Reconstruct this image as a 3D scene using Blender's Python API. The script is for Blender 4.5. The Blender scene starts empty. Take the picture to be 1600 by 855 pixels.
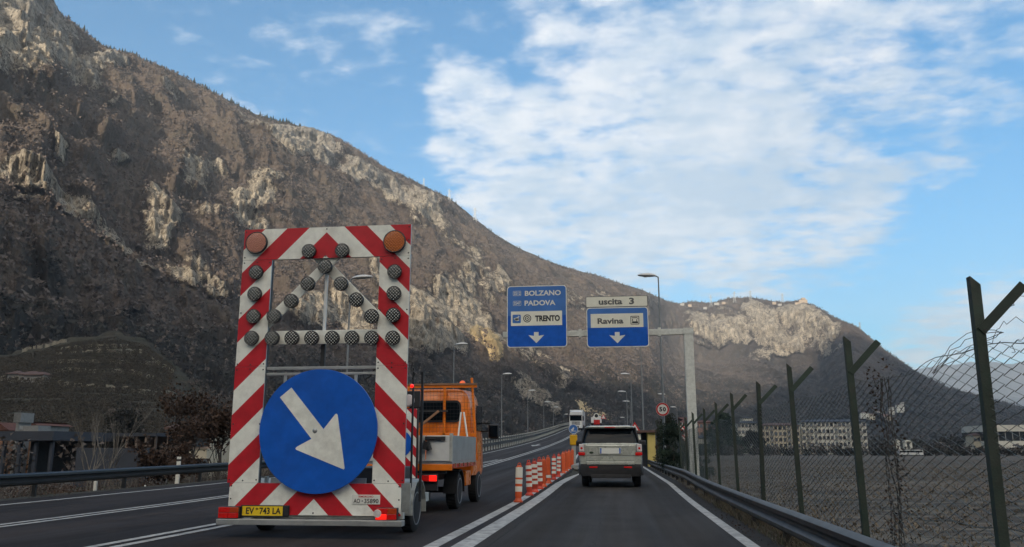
import bpy, math, random
import numpy as np
from mathutils import Vector
R = math.radians
rng = np.random.default_rng(7)
random.seed(7)
scene = bpy.context.scene
COL = scene.collection

# ------------------------------------------------------------------ camera
CAM_H = 1.2; PITCH = R(12.1); YAW = R(7.27); FPX = 1280.0
cam_data = bpy.data.cameras.new("camera"); cam = bpy.data.objects.new("camera", cam_data)
COL.objects.link(cam); scene.camera = cam
cam.location = (0, 0, CAM_H); cam.rotation_euler = (R(90) + PITCH, 0, YAW)
cam_data.sensor_width = 36; cam_data.lens = 36 * FPX / 1600
cam_data.clip_start = 0.05; cam_data.clip_end = 60000

# ------------------------------------------------------------------ sun, sky, exposure
SUN_EL = R(17); SUN_AZ = R(180 + 14)        # azimuth clockwise from +Y: behind the camera, a little to the left
SUN = Vector((math.sin(SUN_AZ) * math.cos(SUN_EL), math.cos(SUN_AZ) * math.cos(SUN_EL), math.sin(SUN_EL)))
sl = bpy.data.lights.new("sun", 'SUN'); so = bpy.data.objects.new("sun", sl); COL.objects.link(so)
sl.energy = 4.3; sl.angle = R(0.5); sl.color = (1.0, 0.87, 0.70)
so.rotation_euler = SUN.to_track_quat('Z', 'Y').to_euler(); so.location = (0, -50, 60)
scene.view_settings.view_transform = 'Standard'; scene.view_settings.look = 'None'
scene.view_settings.exposure = 1.1; scene.view_settings.gamma = 1
scene.view_settings.use_curve_mapping = False

def ray(px, py):
    a = (px - 800) / FPX; b = (427.5 - py) / FPX
    y = math.cos(PITCH) - b * math.sin(PITCH); z = math.sin(PITCH) + b * math.cos(PITCH)
    return Vector((a * math.cos(YAW) - y * math.sin(YAW), a * math.sin(YAW) + y * math.cos(YAW), z))
def at(px, py, Y):
    r = ray(px, py); k = Y / r.y
    return Vector((r.x * k, Y, CAM_H + r.z * k))
def project(P):                               # numpy (N,3) -> pixel x, y
    d = P - np.array([0, 0, CAM_H])
    x = d[:, 0] * math.cos(YAW) + d[:, 1] * math.sin(YAW)
    y = -d[:, 0] * math.sin(YAW) + d[:, 1] * math.cos(YAW)
    f = y * math.cos(PITCH) + d[:, 2] * math.sin(PITCH)
    u = -y * math.sin(PITCH) + d[:, 2] * math.cos(PITCH)
    f = np.maximum(f, 1e-3)
    return 800 + FPX * x / f, 427.5 - FPX * u / f

world = bpy.data.worlds.new("World"); scene.world = world; world.use_nodes = True
def build_world():
    nt = world.node_tree; N = nt.nodes; L = nt.links; N.clear()
    def n(t, **k):
        o = N.new(t)
        for a, b in k.items(): setattr(o, a, b)
        return o
    def mth(op, a, b=None, c=None, clamp=False):
        o = n('ShaderNodeMath', operation=op, use_clamp=clamp)
        for i, v in enumerate((a, b, c)):
            if v is None: continue
            if isinstance(v, (int, float)): o.inputs[i].default_value = v
            else: L.new(v, o.inputs[i])
        return o.outputs[0]
    out = n('ShaderNodeOutputWorld'); bg = n('ShaderNodeBackground'); bg.inputs['Strength'].default_value = 0.12
    sky = n('ShaderNodeTexSky', sky_type='NISHITA', sun_disc=False)
    sky.sun_elevation = SUN_EL; sky.sun_rotation = SUN_AZ; sky.altitude = 200
    sky.air_density = 1.0; sky.dust_density = 1.0; sky.ozone_density = 1.6
    tc = n('ShaderNodeTexCoord'); D = tc.outputs['Generated']
    sep = n('ShaderNodeSeparateXYZ'); L.new(D, sep.inputs[0])
    zc = mth('MAXIMUM', sep.outputs['Z'], 0.0); zp = mth('ADD', zc, 0.12)
    cx = mth('DIVIDE', sep.outputs['X'], zp); cy = mth('DIVIDE', sep.outputs['Y'], zp)
    comb = n('ShaderNodeCombineXYZ'); L.new(cx, comb.inputs[0]); L.new(cy, comb.inputs[1])
    P = comb.outputs[0]
    def noise(scale, detail, rough, dist=0.0, off=(0, 0, 0), sc=(1, 1, 1)):
        mp = n('ShaderNodeMapping'); mp.inputs['Location'].default_value = off; mp.inputs['Scale'].default_value = sc
        L.new(P, mp.inputs[0])
        t = n('ShaderNodeTexNoise'); t.inputs['Scale'].default_value = scale; t.inputs['Detail'].default_value = detail
        t.inputs['Roughness'].default_value = rough; t.inputs['Distortion'].default_value = dist
        L.new(mp.outputs[0], t.inputs['Vector']); return t.outputs['Fac']
    # cloud bank: a few lobes given as directions in the sky
    def lobe(px, py, rad, gain):
        d = (px if py is None else ray(px, py)).normalized()
        dp = n('ShaderNodeVectorMath', operation='DOT_PRODUCT'); L.new(D, dp.inputs[0]); dp.inputs[1].default_value = d
        nrm = n('ShaderNodeVectorMath', operation='LENGTH'); L.new(D, nrm.inputs[0])
        a = mth('DIVIDE', dp.outputs['Value'], nrm.outputs['Value'])
        mr = n('ShaderNodeMapRange', interpolation_type='SMOOTHSTEP')
        L.new(a, mr.inputs['Value']); mr.inputs['From Min'].default_value = math.cos(R(rad)); mr.inputs['From Max'].default_value = math.cos(R(rad * 0.35))
        return mth('MULTIPLY', mr.outputs[0], gain)
    lobes = [(740, 160, 4.5, .85), (730, 235, 4.0, .75), (860, 270, 9.0, .95), (1000, 180, 9.5, .9), (1000, 330, 8.0, .95), (1130, 230, 10.5, 1.0), (1160, 340, 8.0, .85),
             (1260, 290, 8.5, .85), (1270, 130, 9.5, .80), (1400, 170, 7.5, .6), (950, 60, 9, .62), (1180, 30, 11, .72), (1450, 50, 9, .55), (1560, 90, 6, .55),
             (1220, 370, 6.0, .7), (560, 90, 12, .20), (880, 360, 6.0, .62), (1330, 330, 5.5, .6), (1480, 562, 5.0, .75), (1570, 548, 6.0, .8), (1700, 560, 8, .7), (600, 20, 12, .30), (480, 130, 9, .28),
             (Vector((.15, -.75, .6)), None, 72, .8), (Vector((.9, .1, .6)), None, 45, .6)]  # last two: unseen cloud added off frame to brighten and warm the foreground
    m = None
    for l in lobes:
        v = lobe(*l); m = v if m is None else mth('MAXIMUM', m, v)
    # thin scattered cloud over the whole sky, besides the lobes
    wide = noise(0.9, 3, .5, off=(3.1, 7.7, 0))
    wide = mth('MULTIPLY', mth('SUBTRACT', wide, .42), .5)
    fine = noise(10.5, 8, .58, .1, sc=(1.0, 1.2, 1)); puff = noise(3.6, 5, .5, .2, off=(5, 1, 2), sc=(1, 1.3, 1))
    f = mth('ADD', mth('MULTIPLY', fine, .58), mth('MULTIPLY', puff, .42))
    dens = mth('ADD', mth('MULTIPLY', m, 0.385), f); dens = mth('ADD', dens, mth('MULTIPLY', wide, .12))
    mr = n('ShaderNodeMapRange', interpolation_type='SMOOTHSTEP'); L.new(dens, mr.inputs['Value'])
    mr.inputs['From Min'].default_value = .60; mr.inputs['From Max'].default_value = .90
    cover = mth('MULTIPLY', mr.outputs[0], .82)
    shade = noise(9, 6, .6, off=(1, 2, 3)); big = noise(2.6, 3, .5, off=(9, 4, 1))
    sh = mth('ADD', mth('MULTIPLY', shade, .5), mth('MULTIPLY', big, .5))
    cm = n('ShaderNodeMix', data_type='RGBA'); mr2 = n('ShaderNodeMapRange'); L.new(sh, mr2.inputs['Value'])
    mr2.inputs['From Min'].default_value = .42; mr2.inputs['From Max'].default_value = .58
    L.new(mr2.outputs[0], cm.inputs['Factor']); cm.inputs['A'].default_value = (2.35, 2.75, 3.15, 1); cm.inputs['B'].default_value = (3.75, 3.75, 3.75, 1)
    sd = n('ShaderNodeVectorMath', operation='DOT_PRODUCT'); L.new(D, sd.inputs[0]); sd.inputs[1].default_value = SUN   # cloud scatters forward; glow and warmth raised round the sun to fill the shade
    g = mth('POWER', mth('MULTIPLY', mth('ADD', sd.outputs['Value'], 1.0), .5, clamp=True), 1.6); warm = n('ShaderNodeMix', data_type='RGBA', blend_type='MULTIPLY'); L.new(mth('MINIMUM', mth('MULTIPLY', g, 1.6), 1.0), warm.inputs['Factor']); L.new(cm.outputs['Result'], warm.inputs['A']); warm.inputs['B'].default_value = (1, .80, .60, 1)
    g = mth('MULTIPLY_ADD', g, 5.0, 1.0)
    cs_ = n('ShaderNodeVectorMath', operation='SCALE'); L.new(warm.outputs['Result'], cs_.inputs[0]); L.new(g, cs_.inputs['Scale'])
    # sky colour: nishita, gently levelled
    hs = n('ShaderNodeHueSaturation'); hs.inputs['Saturation'].default_value = 1.0; hs.inputs['Value'].default_value = 1.0
    L.new(sky.outputs[0], hs.inputs['Color'])
    mul = n('ShaderNodeMix', data_type='RGBA', blend_type='MULTIPLY'); mul.inputs['Factor'].default_value = 1
    L.new(hs.outputs[0], mul.inputs['A']); mul.inputs['B'].default_value = SKY_TINT
    mix = n('ShaderNodeMix', data_type='RGBA'); L.new(cover, mix.inputs['Factor']); L.new(mul.outputs['Result'], mix.inputs['A']); L.new(cs_.outputs[0], mix.inputs['B'])
    L.new(mix.outputs['Result'], bg.inputs['Color']); L.new(bg.outputs[0], out.inputs[0])
SKY_TINT = (.12, .57, .78, 1)
build_world()

# ------------------------------------------------------------------ helpers
def tag(o, label=None, cat=None, group=None, kind=None):
    if label: o['label'] = label
    if cat: o['category'] = cat
    if group: o['group'] = group
    if kind: o['kind'] = kind
    return o
def thing(name, loc, label, cat, group=None, rz=0.0):
    o = bpy.data.objects.new(name, None); COL.objects.link(o)
    o.location = loc; o.rotation_euler = (0, 0, rz); o.empty_display_size = .2
    return tag(o, label, cat, group)
def copy_tree(o, parent=None):
    c = o.copy(); COL.objects.link(c); c.parent = parent
    for ch in list(o.children): copy_tree(ch, c)
    return c
class MB:
    def __init__(s): s.v = []; s.f = []; s.m = []
    def add(s, V, Fs, mi=0):
        b = len(s.v); s.v += [tuple(p) for p in V]
        for f in Fs: s.f.append(tuple(b + i for i in f)); s.m.append(mi)
        return s
    def box(s, x0, x1, y0, y1, z0, z1, mi=0):
        V = [(x, y, z) for z in (z0, z1) for y in (y0, y1) for x in (x0, x1)]
        return s.add(V, [(0, 2, 3, 1), (4, 5, 7, 6), (0, 1, 5, 4), (2, 6, 7, 3), (0, 4, 6, 2), (1, 3, 7, 5)], mi)
    def beam(s, p0, p1, w, h, mi=0, up=(0, 0, 1)):
        p0 = Vector(p0); p1 = Vector(p1); d = (p1 - p0).normalized(); u = Vector(up)
        if abs(d.dot(u)) > .98: u = Vector((0, 1, 0))
        a = d.cross(u).normalized() * w / 2; b = a.cross(d).normalized() * h / 2
        V = [p + sa * a + sb * b for p in (p0, p1) for sa, sb in ((-1, -1), (1, -1), (1, 1), (-1, 1))]
        return s.add(V, [(0, 1, 2, 3), (7, 6, 5, 4), (0, 4, 5, 1), (1, 5, 6, 2), (2, 6, 7, 3), (3, 7, 4, 0)], mi)
    def cyl(s, p0, p1, r0, r1=None, n=12, mi=0, cap=True):
        r1 = r0 if r1 is None else r1
        p0 = Vector(p0); p1 = Vector(p1); d = (p1 - p0).normalized()
        u = Vector((0, 0, 1)) if abs(d.z) < .9 else Vector((1, 0, 0))
        a = d.cross(u).normalized(); b = d.cross(a)
        V = []
        for p, r in ((p0, r0), (p1, r1)):
            for i in range(n):
                t = 2 * math.pi * i / n; V.append(p + (a * math.cos(t) + b * math.sin(t)) * r)
        Fs = [(i, (i + 1) % n, n + (i + 1) % n, n + i) for i in range(n)]
        if cap: Fs += [tuple(range(n - 1, -1, -1)), tuple(range(n, 2 * n))]
        return s.add(V, Fs, mi)
    def tube(s, pts, r, n=6, mi=0):
        for a, b in zip(pts[:-1], pts[1:]): s.cyl(a, b, r, r, n, mi)
        return s
    def lathe(s, prof, axis='X', o=(0, 0, 0), n=28, mi=0):     # prof: (along, radius)
        V = []
        for al, r in prof:
            for i in range(n):
                t = 2 * math.pi * i / n; c, q = r * math.cos(t), r * math.sin(t)
                p = {'X': (al, c, q), 'Y': (c, al, q), 'Z': (c, q, al)}[axis]
                V.append((p[0] + o[0], p[1] + o[1], p[2] + o[2]))
        k = len(prof); Fs = []
        for j in range(k - 1):
            for i in range(n): Fs.append((j * n + i, j * n + (i + 1) % n, (j + 1) * n + (i + 1) % n, (j + 1) * n + i))
        Fs += [tuple(range(n)), tuple((k - 1) * n + i for i in range(n - 1, -1, -1))]
        return s.add(V, Fs, mi)
    def prism(s, poly, y0, y1, mi=0):                          # polygon in the XZ plane
        n = len(poly)
        V = [(x, y0, z) for x, z in poly] + [(x, y1, z) for x, z in poly]
        Fs = [tuple(range(n)), tuple(range(2 * n - 1, n - 1, -1))] + [(i, n + i, n + (i + 1) % n, (i + 1) % n) for i in range(n)]
        return s.add(V, Fs, mi)
    def loft(s, secs, mi=0, caps=True):
        k = len(secs[0]); V = [p for q in secs for p in q]; Fs = []
        for j in range(len(secs) - 1):
            for i in range(k): Fs.append((j * k + i, j * k + (i + 1) % k, (j + 1) * k + (i + 1) % k, (j + 1) * k + i))
        if caps: Fs += [tuple(range(k - 1, -1, -1)), tuple((len(secs) - 1) * k + i for i in range(k))]
        return s.add(V, Fs, mi)
    def build(s, name, mats, parent=None, smooth=False, bevel=0, loc=None, fix=True):
        me = bpy.data.meshes.new(name); me.from_pydata(s.v, [], s.f)
        mats = mats if isinstance(mats, (list, tuple)) else [mats]
        for m in mats: me.materials.append(M[m] if isinstance(m, str) else m)
        me.polygons.foreach_set('material_index', s.m)
        if fix:
            import bmesh
            bm = bmesh.new(); bm.from_mesh(me); bmesh.ops.recalc_face_normals(bm, faces=bm.faces); bm.to_mesh(me); bm.free()
        o = bpy.data.objects.new(name, me); COL.objects.link(o); o.parent = parent
        if loc is not None: o.location = loc
        if smooth: shade(me, 40)
        if bevel:
            b = o.modifiers.new('bevel', 'BEVEL'); b.width = bevel; b.segments = 2; b.limit_method = 'ANGLE'; b.angle_limit = R(35)
        return o
def shade(me, deg=40):
    me.polygons.foreach_set('use_smooth', [True] * len(me.polygons))
    try: me.set_sharp_from_angle(angle=R(deg))
    except Exception: pass
def np_mesh(name, V, F, mat, parent=None, smooth=True, attrs=None):
    me = bpy.data.meshes.new(name); V = np.asarray(V, np.float32); F = np.asarray(F, np.int32)
    k = F.shape[1]
    me.vertices.add(len(V)); me.vertices.foreach_set('co', V.ravel())
    me.loops.add(F.size); me.loops.foreach_set('vertex_index', F.ravel())
    me.polygons.add(len(F)); me.polygons.foreach_set('loop_start', np.arange(0, F.size, k, dtype=np.int32))
    me.polygons.foreach_set('loop_total', np.full(len(F), k, np.int32))
    me.polygons.foreach_set('use_smooth', np.full(len(F), smooth))
    me.update(calc_edges=True)
    for m in (mat if isinstance(mat, (list, tuple)) else [mat]): me.materials.append(M[m] if isinstance(m, str) else m)
    for a, d in (attrs or {}).items():
        at_ = me.attributes.new(a, 'FLOAT', 'POINT'); at_.data.foreach_set('value', np.asarray(d, np.float32))
    o = bpy.data.objects.new(name, me); COL.objects.link(o); o.parent = parent
    return o
def grid_faces(nu, nv):
    i = np.arange(nu * nv).reshape(nu, nv)
    return np.stack([i[:-1, :-1], i[1:, :-1], i[1:, 1:], i[:-1, 1:]], -1).reshape(-1, 4)

_perm = rng.permutation(256); _perm = np.concatenate([_perm, _perm, _perm])
_grad = rng.normal(size=(256, 3)); _grad /= np.linalg.norm(_grad, axis=1)[:, None]
def perlin(x, y, z=None):
    z = np.zeros_like(x) if z is None else z
    xi = np.floor(x).astype(int); yi = np.floor(y).astype(int); zi = np.floor(z).astype(int)
    xf, yf, zf = x - xi, y - yi, z - zi
    u, v, w = [t * t * t * (t * (t * 6 - 15) + 10) for t in (xf, yf, zf)]
    def g(a, b, c):
        h = _perm[_perm[_perm[(xi + a) & 255] + ((yi + b) & 255)] + ((zi + c) & 255)]
        G = _grad[h]; return G[..., 0] * (xf - a) + G[..., 1] * (yf - b) + G[..., 2] * (zf - c)
    l = lambda a, b, t: a + (b - a) * t
    return 1.5 * l(l(l(g(0, 0, 0), g(1, 0, 0), u), l(g(0, 1, 0), g(1, 1, 0), u), v),
             l(l(g(0, 0, 1), g(1, 0, 1), u), l(g(0, 1, 1), g(1, 1, 1), u), v), w)
def fbm(x, y, z=None, o=5, gain=.5):
    s = 0; a = 1; f = 1
    for k in range(o):
        s = s + a * perlin(x * f + 17.3 * k, y * f + 5.1 * k, None if z is None else z * f); a *= gain; f *= 2.03
    return s
def ridged(x, y, z=None, o=4):
    s = 0; a = 1; f = 1
    for k in range(o):
        s = s + a * (1 - 2 * np.abs(perlin(x * f + 9.7 * k, y * f + 3.3 * k, None if z is None else z * f))); a *= .5; f *= 2.1
    return s

# ------------------------------------------------------------------ materials
M = {}
def mat(name, col, rough=.6, metal=0.0, var=.12, scale=6.0, bump=0.0, bscale=40.0, grime=0.0, gcol=(.06, .05, .04), emit=None, estr=0.0, spec=.5, coat=0.0, detail=5, coord='Object'):
    m = bpy.data.materials.new(name); m.use_nodes = True; nt = m.node_tree; N = nt.nodes; L = nt.links
    b = N['Principled BSDF']; b.inputs['Metallic'].default_value = metal; b.inputs['Specular IOR Level'].default_value = spec
    if coat: b.inputs['Coat Weight'].default_value = coat; b.inputs['Coat Roughness'].default_value = .05
    tc = N.new('ShaderNodeTexCoord')
    t = N.new('ShaderNodeTexNoise'); t.inputs['Scale'].default_value = scale; t.inputs['Detail'].default_value = detail; t.inputs['Roughness'].default_value = .6
    L.new(tc.outputs[coord], t.inputs['Vector'])
    rp = N.new('ShaderNodeValToRGB'); L.new(t.outputs['Fac'], rp.inputs['Fac'])
    c0 = tuple(max(0, c * (1 - var)) for c in col); c1 = tuple(min(1, c * (1 + var)) for c in col)
    rp.color_ramp.elements[0].position = .3; rp.color_ramp.elements[0].color = (*c0, 1)
    rp.color_ramp.elements[1].position = .7; rp.color_ramp.elements[1].color = (*c1, 1)
    cur = rp.outputs['Color']
    if grime:
        t2 = N.new('ShaderNodeTexNoise'); t2.inputs['Scale'].default_value = scale * .45; t2.inputs['Detail'].default_value = 8; t2.inputs['Roughness'].default_value = .7
        L.new(tc.outputs[coord], t2.inputs['Vector'])
        r2 = N.new('ShaderNodeMapRange'); r2.inputs['From Min'].default_value = .45; r2.inputs['From Max'].default_value = .75; r2.inputs['To Max'].default_value = grime
        L.new(t2.outputs['Fac'], r2.inputs['Value'])
        mx = N.new('ShaderNodeMix'); mx.data_type = 'RGBA'; L.new(r2.outputs[0], mx.inputs['Factor']); L.new(cur, mx.inputs['A']); mx.inputs['B'].default_value = (*gcol, 1)
        cur = mx.outputs['Result']
    L.new(cur, b.inputs['Base Color'])
    rr = N.new('ShaderNodeMapRange'); L.new(t.outputs['Fac'], rr.inputs['Value']); rr.inputs['To Min'].default_value = max(0, rough - .12); rr.inputs['To Max'].default_value = min(1, rough + .12)
    L.new(rr.outputs[0], b.inputs['Roughness'])
    if bump:
        t3 = N.new('ShaderNodeTexNoise'); t3.inputs['Scale'].default_value = bscale; t3.inputs['Detail'].default_value = 6
        L.new(tc.outputs[coord], t3.inputs['Vector'])
        bp = N.new('ShaderNodeBump'); bp.inputs['Strength'].default_value = 1; bp.inputs['Distance'].default_value = bump
        L.new(t3.outputs['Fac'], bp.inputs['Height']); L.new(bp.outputs[0], b.inputs['Normal'])
    if emit: b.inputs['Emission Color'].default_value = (*emit, 1); b.inputs['Emission Strength'].default_value = estr
    M[name] = m; return m
mat('white_sheet', (.82, .82, .74), .45, var=.06, scale=5, grime=.6, gcol=(.33, .31, .27))
mat('red_sheet', (.50, .012, .022), .4, var=.14, scale=5, grime=.5, gcol=(.20, .02, .02))
mat('blue_sheet', (.004, .10, .50), .35, var=.12, scale=4, grime=.5, gcol=(.01, .05, .22))
mat('pale_blue', (.055, .17, .47), .4, var=.10, scale=2)
mat('sign_white', (.72, .72, .66), .45, var=.05, scale=3, grime=.2, gcol=(.4, .4, .34))
mat('sign_cream', (.80, .78, .66), .45, var=.05, scale=3, grime=.2, gcol=(.4, .38, .3))
mat('sign_black', (.015, .015, .018), .5)
mat('sign_grey', (.10, .10, .10), .5)
mat('sign_red', (.50, .02, .02), .4)
mat('pale_alu', (.66, .66, .63), .4, .15, var=.1, scale=3, grime=.3, gcol=(.3, .29, .27))
mat('alu', (.42, .43, .42), .42, .55, var=.12, scale=5, grime=.4, gcol=(.12, .11, .10))
mat('gantry_steel', (.62, .63, .58), .6, .05, var=.14, scale=7, grime=.35, gcol=(.3, .3, .26), bump=.002, bscale=60)
mat('galv', (.42, .43, .40), .6, .1, var=.22, scale=9, grime=.45, gcol=(.17, .17, .15), bump=.002, bscale=60)
mat('rail_steel', (.020, .020, .020), .42, .15, var=.25, scale=3, grime=.6, gcol=(.05, .045, .04))
mat('dark_steel', (.035, .035, .037), .5, .3, var=.3)
mat('black_plastic', (.018, .018, .02), .5, var=.3)
mat('rubber', (.016, .016, .017), .85, var=.3, scale=20)
mat('rim', (.30, .31, .32), .35, .7, grime=.3)
mat('white_rim', (.5, .5, .49), .45, .2, grime=.3)
mat('orange_paint', (.82, .20, .012), .28, var=.08, scale=3, grime=.35, gcol=(.30, .08, .02), coat=.5)
mat('orange_glass', (.75, .14, .03), .15, emit=(1, .12, .02), estr=.12)
mat('silver_paint', (.45, .465, .41), .28, .25, var=.06, scale=3, grime=.25, gcol=(.13, .12, .10), coat=.7)
mat('car_glass', (.005, .008, .011), .10, var=.2, spec=.2)
mat('chrome', (.6, .6, .6), .15, 1.0)
mat('white_paint', (.72, .72, .70), .3, var=.05, scale=3, grime=.2, gcol=(.3, .28, .25), coat=.4)
mat('red_paint', (.5, .02, .015), .3, coat=.4)
mat('tail_red', (.42, .008, .008), .15, emit=(1, .02, .01), estr=.03)
mat('tail_lit', (.60, .02, .01), .15, emit=(1, .012, .008), estr=.55)
mat('tail_clear', (.62, .55, .53), .15, spec=.6)
mat('yellow_plate', (.75, .52, .02), .4, var=.04)
mat('yellow_box', (.80, .42, .01), .4, var=.06, grime=.25, gcol=(.35, .2, .03))
mat('post_orange', (.66, .10, .025), .5, var=.1, scale=9, grime=.35, gcol=(.28, .06, .02))
mat('post_red', (.55, .05, .02), .5, var=.15, scale=9, grime=.35, gcol=(.22, .05, .02))
mat('post_white', (.72, .70, .62), .45, var=.06, scale=9, grime=.25, gcol=(.4, .32, .25))
mat('wood_deck', (.25, .13, .07), .7, var=.3)
mat('fence_green', (.020, .034, .024), .6, .0, var=.35, scale=7, grime=.75, gcol=(.055, .045, .038), bump=.003, bscale=60)
mat('fence_wire', (.085, .10, .085), .5, .4, var=.4, scale=12, grime=.5, gcol=(.06, .035, .02))
mat('lamp_grey', (.24, .25, .25), .5, .3, grime=.2)
mat('lamp_shell', (.62, .62, .60), .45, var=.06)
mat('lamp_glass', (.75, .76, .74), .25)
mat('stone_wall', (.24, .215, .165), .9, var=.35, scale=.8)
mat('concrete', (.30, .29, .27), .85, var=.2, scale=4, grime=.5, gcol=(.12, .11, .09), bump=.004, bscale=30)
mat('wall_white', (.62, .60, .52), .85, var=.08, scale=.5, grime=.3, gcol=(.35, .33, .28))
mat('wall_tan', (.52, .46, .34), .85, var=.08, scale=.5, grime=.3, gcol=(.33, .28, .2))
mat('wall_pink', (.48, .26, .20), .85, var=.08, scale=.5, grime=.2)
mat('wall_orange', (.25, .13, .07), .85, var=.1, scale=.5)
mat('wall_yellow', (.60, .47, .15), .8, var=.1, scale=1, grime=.3, gcol=(.3, .22, .1))
mat('roof_brown', (.10, .06, .05), .85, var=.3, scale=2)
mat('roof_red', (.10, .04, .028), .85, var=.25, scale=2)
mat('roof_dark', (.035, .040, .052), .7, var=.2, scale=1)
mat('window_dark', (.03, .035, .04), .2, var=.3)
mat('shutter', (.13, .10, .08), .7, var=.3)
mat('bark', (.075, .062, .052), .9, var=.4, scale=6)
mat('pale_bark', (.16, .14, .115), .9, var=.35, scale=6)
mat('rust_leaf', (.052, .028, .016), .8, var=.55, scale=.9)
mat('green_leaf', (.018, .036, .018), .8, var=.5, scale=.7)
mat('dark_wood', (.027, .026, .021), .9, var=.45, scale=.15)
mat('olive_leaf', (.035, .042, .022), .8, var=.5, scale=.5)
mat('bare_wood', (.106, .085, .073), .95, var=.22, scale=.02)
mat('conifer', (.012, .020, .014), .95, var=.4, scale=.05)
mat('dry_grass', (.10, .080, .052), .9, var=.5, scale=3)
mat('vine', (.060, .048, .032), .9, var=.4, scale=.2)
mat('stubble', (.105, .080, .053), .9, var=.5, scale=3)
mat('green_grass', (.05, .065, .025), .9, var=.5, scale=3)
mat('box_grey', (.22, .22, .21), .6, grime=.4)
mat('paint_line', (.44, .43, .40), .7, var=.3, scale=10, grime=1.0, gcol=(.10, .095, .09), detail=8)
mat('lens_amber', (.42, .05, .012), .2)

def per_object(name, lo=.55, hi=1.7):
    nt = M[name].node_tree; b = nt.nodes['Principled BSDF']; src = b.inputs['Base Color'].links[0].from_socket
    oi = nt.nodes.new('ShaderNodeObjectInfo'); mr = nt.nodes.new('ShaderNodeMapRange'); mr.inputs['To Min'].default_value = lo; mr.inputs['To Max'].default_value = hi; nt.links.new(oi.outputs['Random'], mr.inputs['Value'])
    vm = nt.nodes.new('ShaderNodeVectorMath'); vm.operation = 'SCALE'; nt.links.new(src, vm.inputs[0]); nt.links.new(mr.outputs[0], vm.inputs['Scale']); nt.links.new(vm.outputs[0], b.inputs['Base Color'])
per_object('window_dark', .4, 5.5); per_object('shutter', .4, 2.6); per_object('fence_green', .7, 1.35); per_object('post_orange', .8, 1.1); per_object('post_red', .75, 1.15)
def lens_material(name, dot, bg, sc):
    m = bpy.data.materials.new(name); m.use_nodes = True; N = m.node_tree.nodes; L = m.node_tree.links; b = N['Principled BSDF']
    tc = N.new('ShaderNodeTexCoord'); mp = N.new('ShaderNodeMapping'); mp.inputs['Scale'].default_value = (sc, 0, sc); mp.inputs['Rotation'].default_value = (0, R(45), 0)
    L.new(tc.outputs['Object'], mp.inputs[0])
    v = N.new('ShaderNodeTexVoronoi'); v.inputs['Scale'].default_value = 1; v.inputs['Randomness'].default_value = .12; L.new(mp.outputs[0], v.inputs['Vector'])
    r = N.new('ShaderNodeMapRange'); L.new(v.outputs['Distance'], r.inputs['Value']); r.inputs['From Min'].default_value = .22; r.inputs['From Max'].default_value = .40; r.inputs['To Min'].default_value = 1; r.inputs['To Max'].default_value = 0
    mx = N.new('ShaderNodeMix'); mx.data_type = 'RGBA'; L.new(r.outputs[0], mx.inputs['Factor']); mx.inputs['A'].default_value = (*bg, 1); mx.inputs['B'].default_value = (*dot, 1)
    L.new(mx.outputs['Result'], b.inputs['Base Color']); b.inputs['Roughness'].default_value = .25
    bp = N.new('ShaderNodeBump'); bp.inputs['Distance'].default_value = .006; L.new(r.outputs[0], bp.inputs['Height']); L.new(bp.outputs[0], b.inputs['Normal'])
    M[name] = m
lens_material('led_grey', (.50, .50, .46), (.012, .012, .012), 30)
lens_material('led_amber', (.85, .24, .04), (.32, .09, .03), 32)
lens_material('led_pale', (.62, .26, .16), (.42, .18, .13), 32)

def node_mat(name, fn):
    m = bpy.data.materials.new(name); m.use_nodes = True; nt = m.node_tree; N = nt.nodes; L = nt.links; b = N['Principled BSDF']
    def n(t, **k):
        o = N.new(t)
        for a, c in k.items(): setattr(o, a, c)
        return o
    tc = n('ShaderNodeTexCoord')
    def noise(scale, detail=5, rough=.6, sc=(1, 1, 1), dist=0, off=(0, 0, 0)):
        mp = n('ShaderNodeMapping'); mp.inputs['Scale'].default_value = sc; mp.inputs['Location'].default_value = off; L.new(tc.outputs['Object'], mp.inputs[0])
        t = n('ShaderNodeTexNoise'); t.inputs['Scale'].default_value = scale; t.inputs['Detail'].default_value = detail; t.inputs['Roughness'].default_value = rough; t.inputs['Distortion'].default_value = dist
        L.new(mp.outputs[0], t.inputs['Vector']); return t.outputs['Fac']
    def rng_(v, a, b_, c=0, d=1, smooth=True):
        o = n('ShaderNodeMapRange'); o.interpolation_type = 'SMOOTHSTEP' if smooth else 'LINEAR'
        L.new(v, o.inputs['Value'])
        for k, x in zip(('From Min', 'From Max', 'To Min', 'To Max'), (a, b_, c, d)): o.inputs[k].default_value = x
        return o.outputs[0]
    def mix(f, a, b_, mode='MIX'):
        o = n('ShaderNodeMix', data_type='RGBA', blend_type=mode)
        if isinstance(f, (int, float)): o.inputs['Factor'].default_value = f
        else: L.new(f, o.inputs['Factor'])
        for k, x in (('A', a), ('B', b_)):
            if isinstance(x, tuple): o.inputs[k].default_value = (*x, 1)
            else: L.new(x, o.inputs[k])
        return o.outputs['Result']
    def mt(op, a, b_=0.0):
        o = n('ShaderNodeMath', operation=op)
        for i, x in enumerate((a, b_)):
            if isinstance(x, (int, float)): o.inputs[i].default_value = x
            else: L.new(x, o.inputs[i])
        return o.outputs[0]
    def attr(a): return n('ShaderNodeAttribute', attribute_name=a).outputs['Fac']
    def bump(h, dist, prev=None):
        o = n('ShaderNodeBump'); o.inputs['Distance'].default_value = dist; L.new(h, o.inputs['Height'])
        if prev: L.new(prev, o.inputs['Normal'])
        return o.outputs[0]
    fn(b, L, noise, rng_, mix, mt, attr, bump, tc, n); M[name] = m

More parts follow.
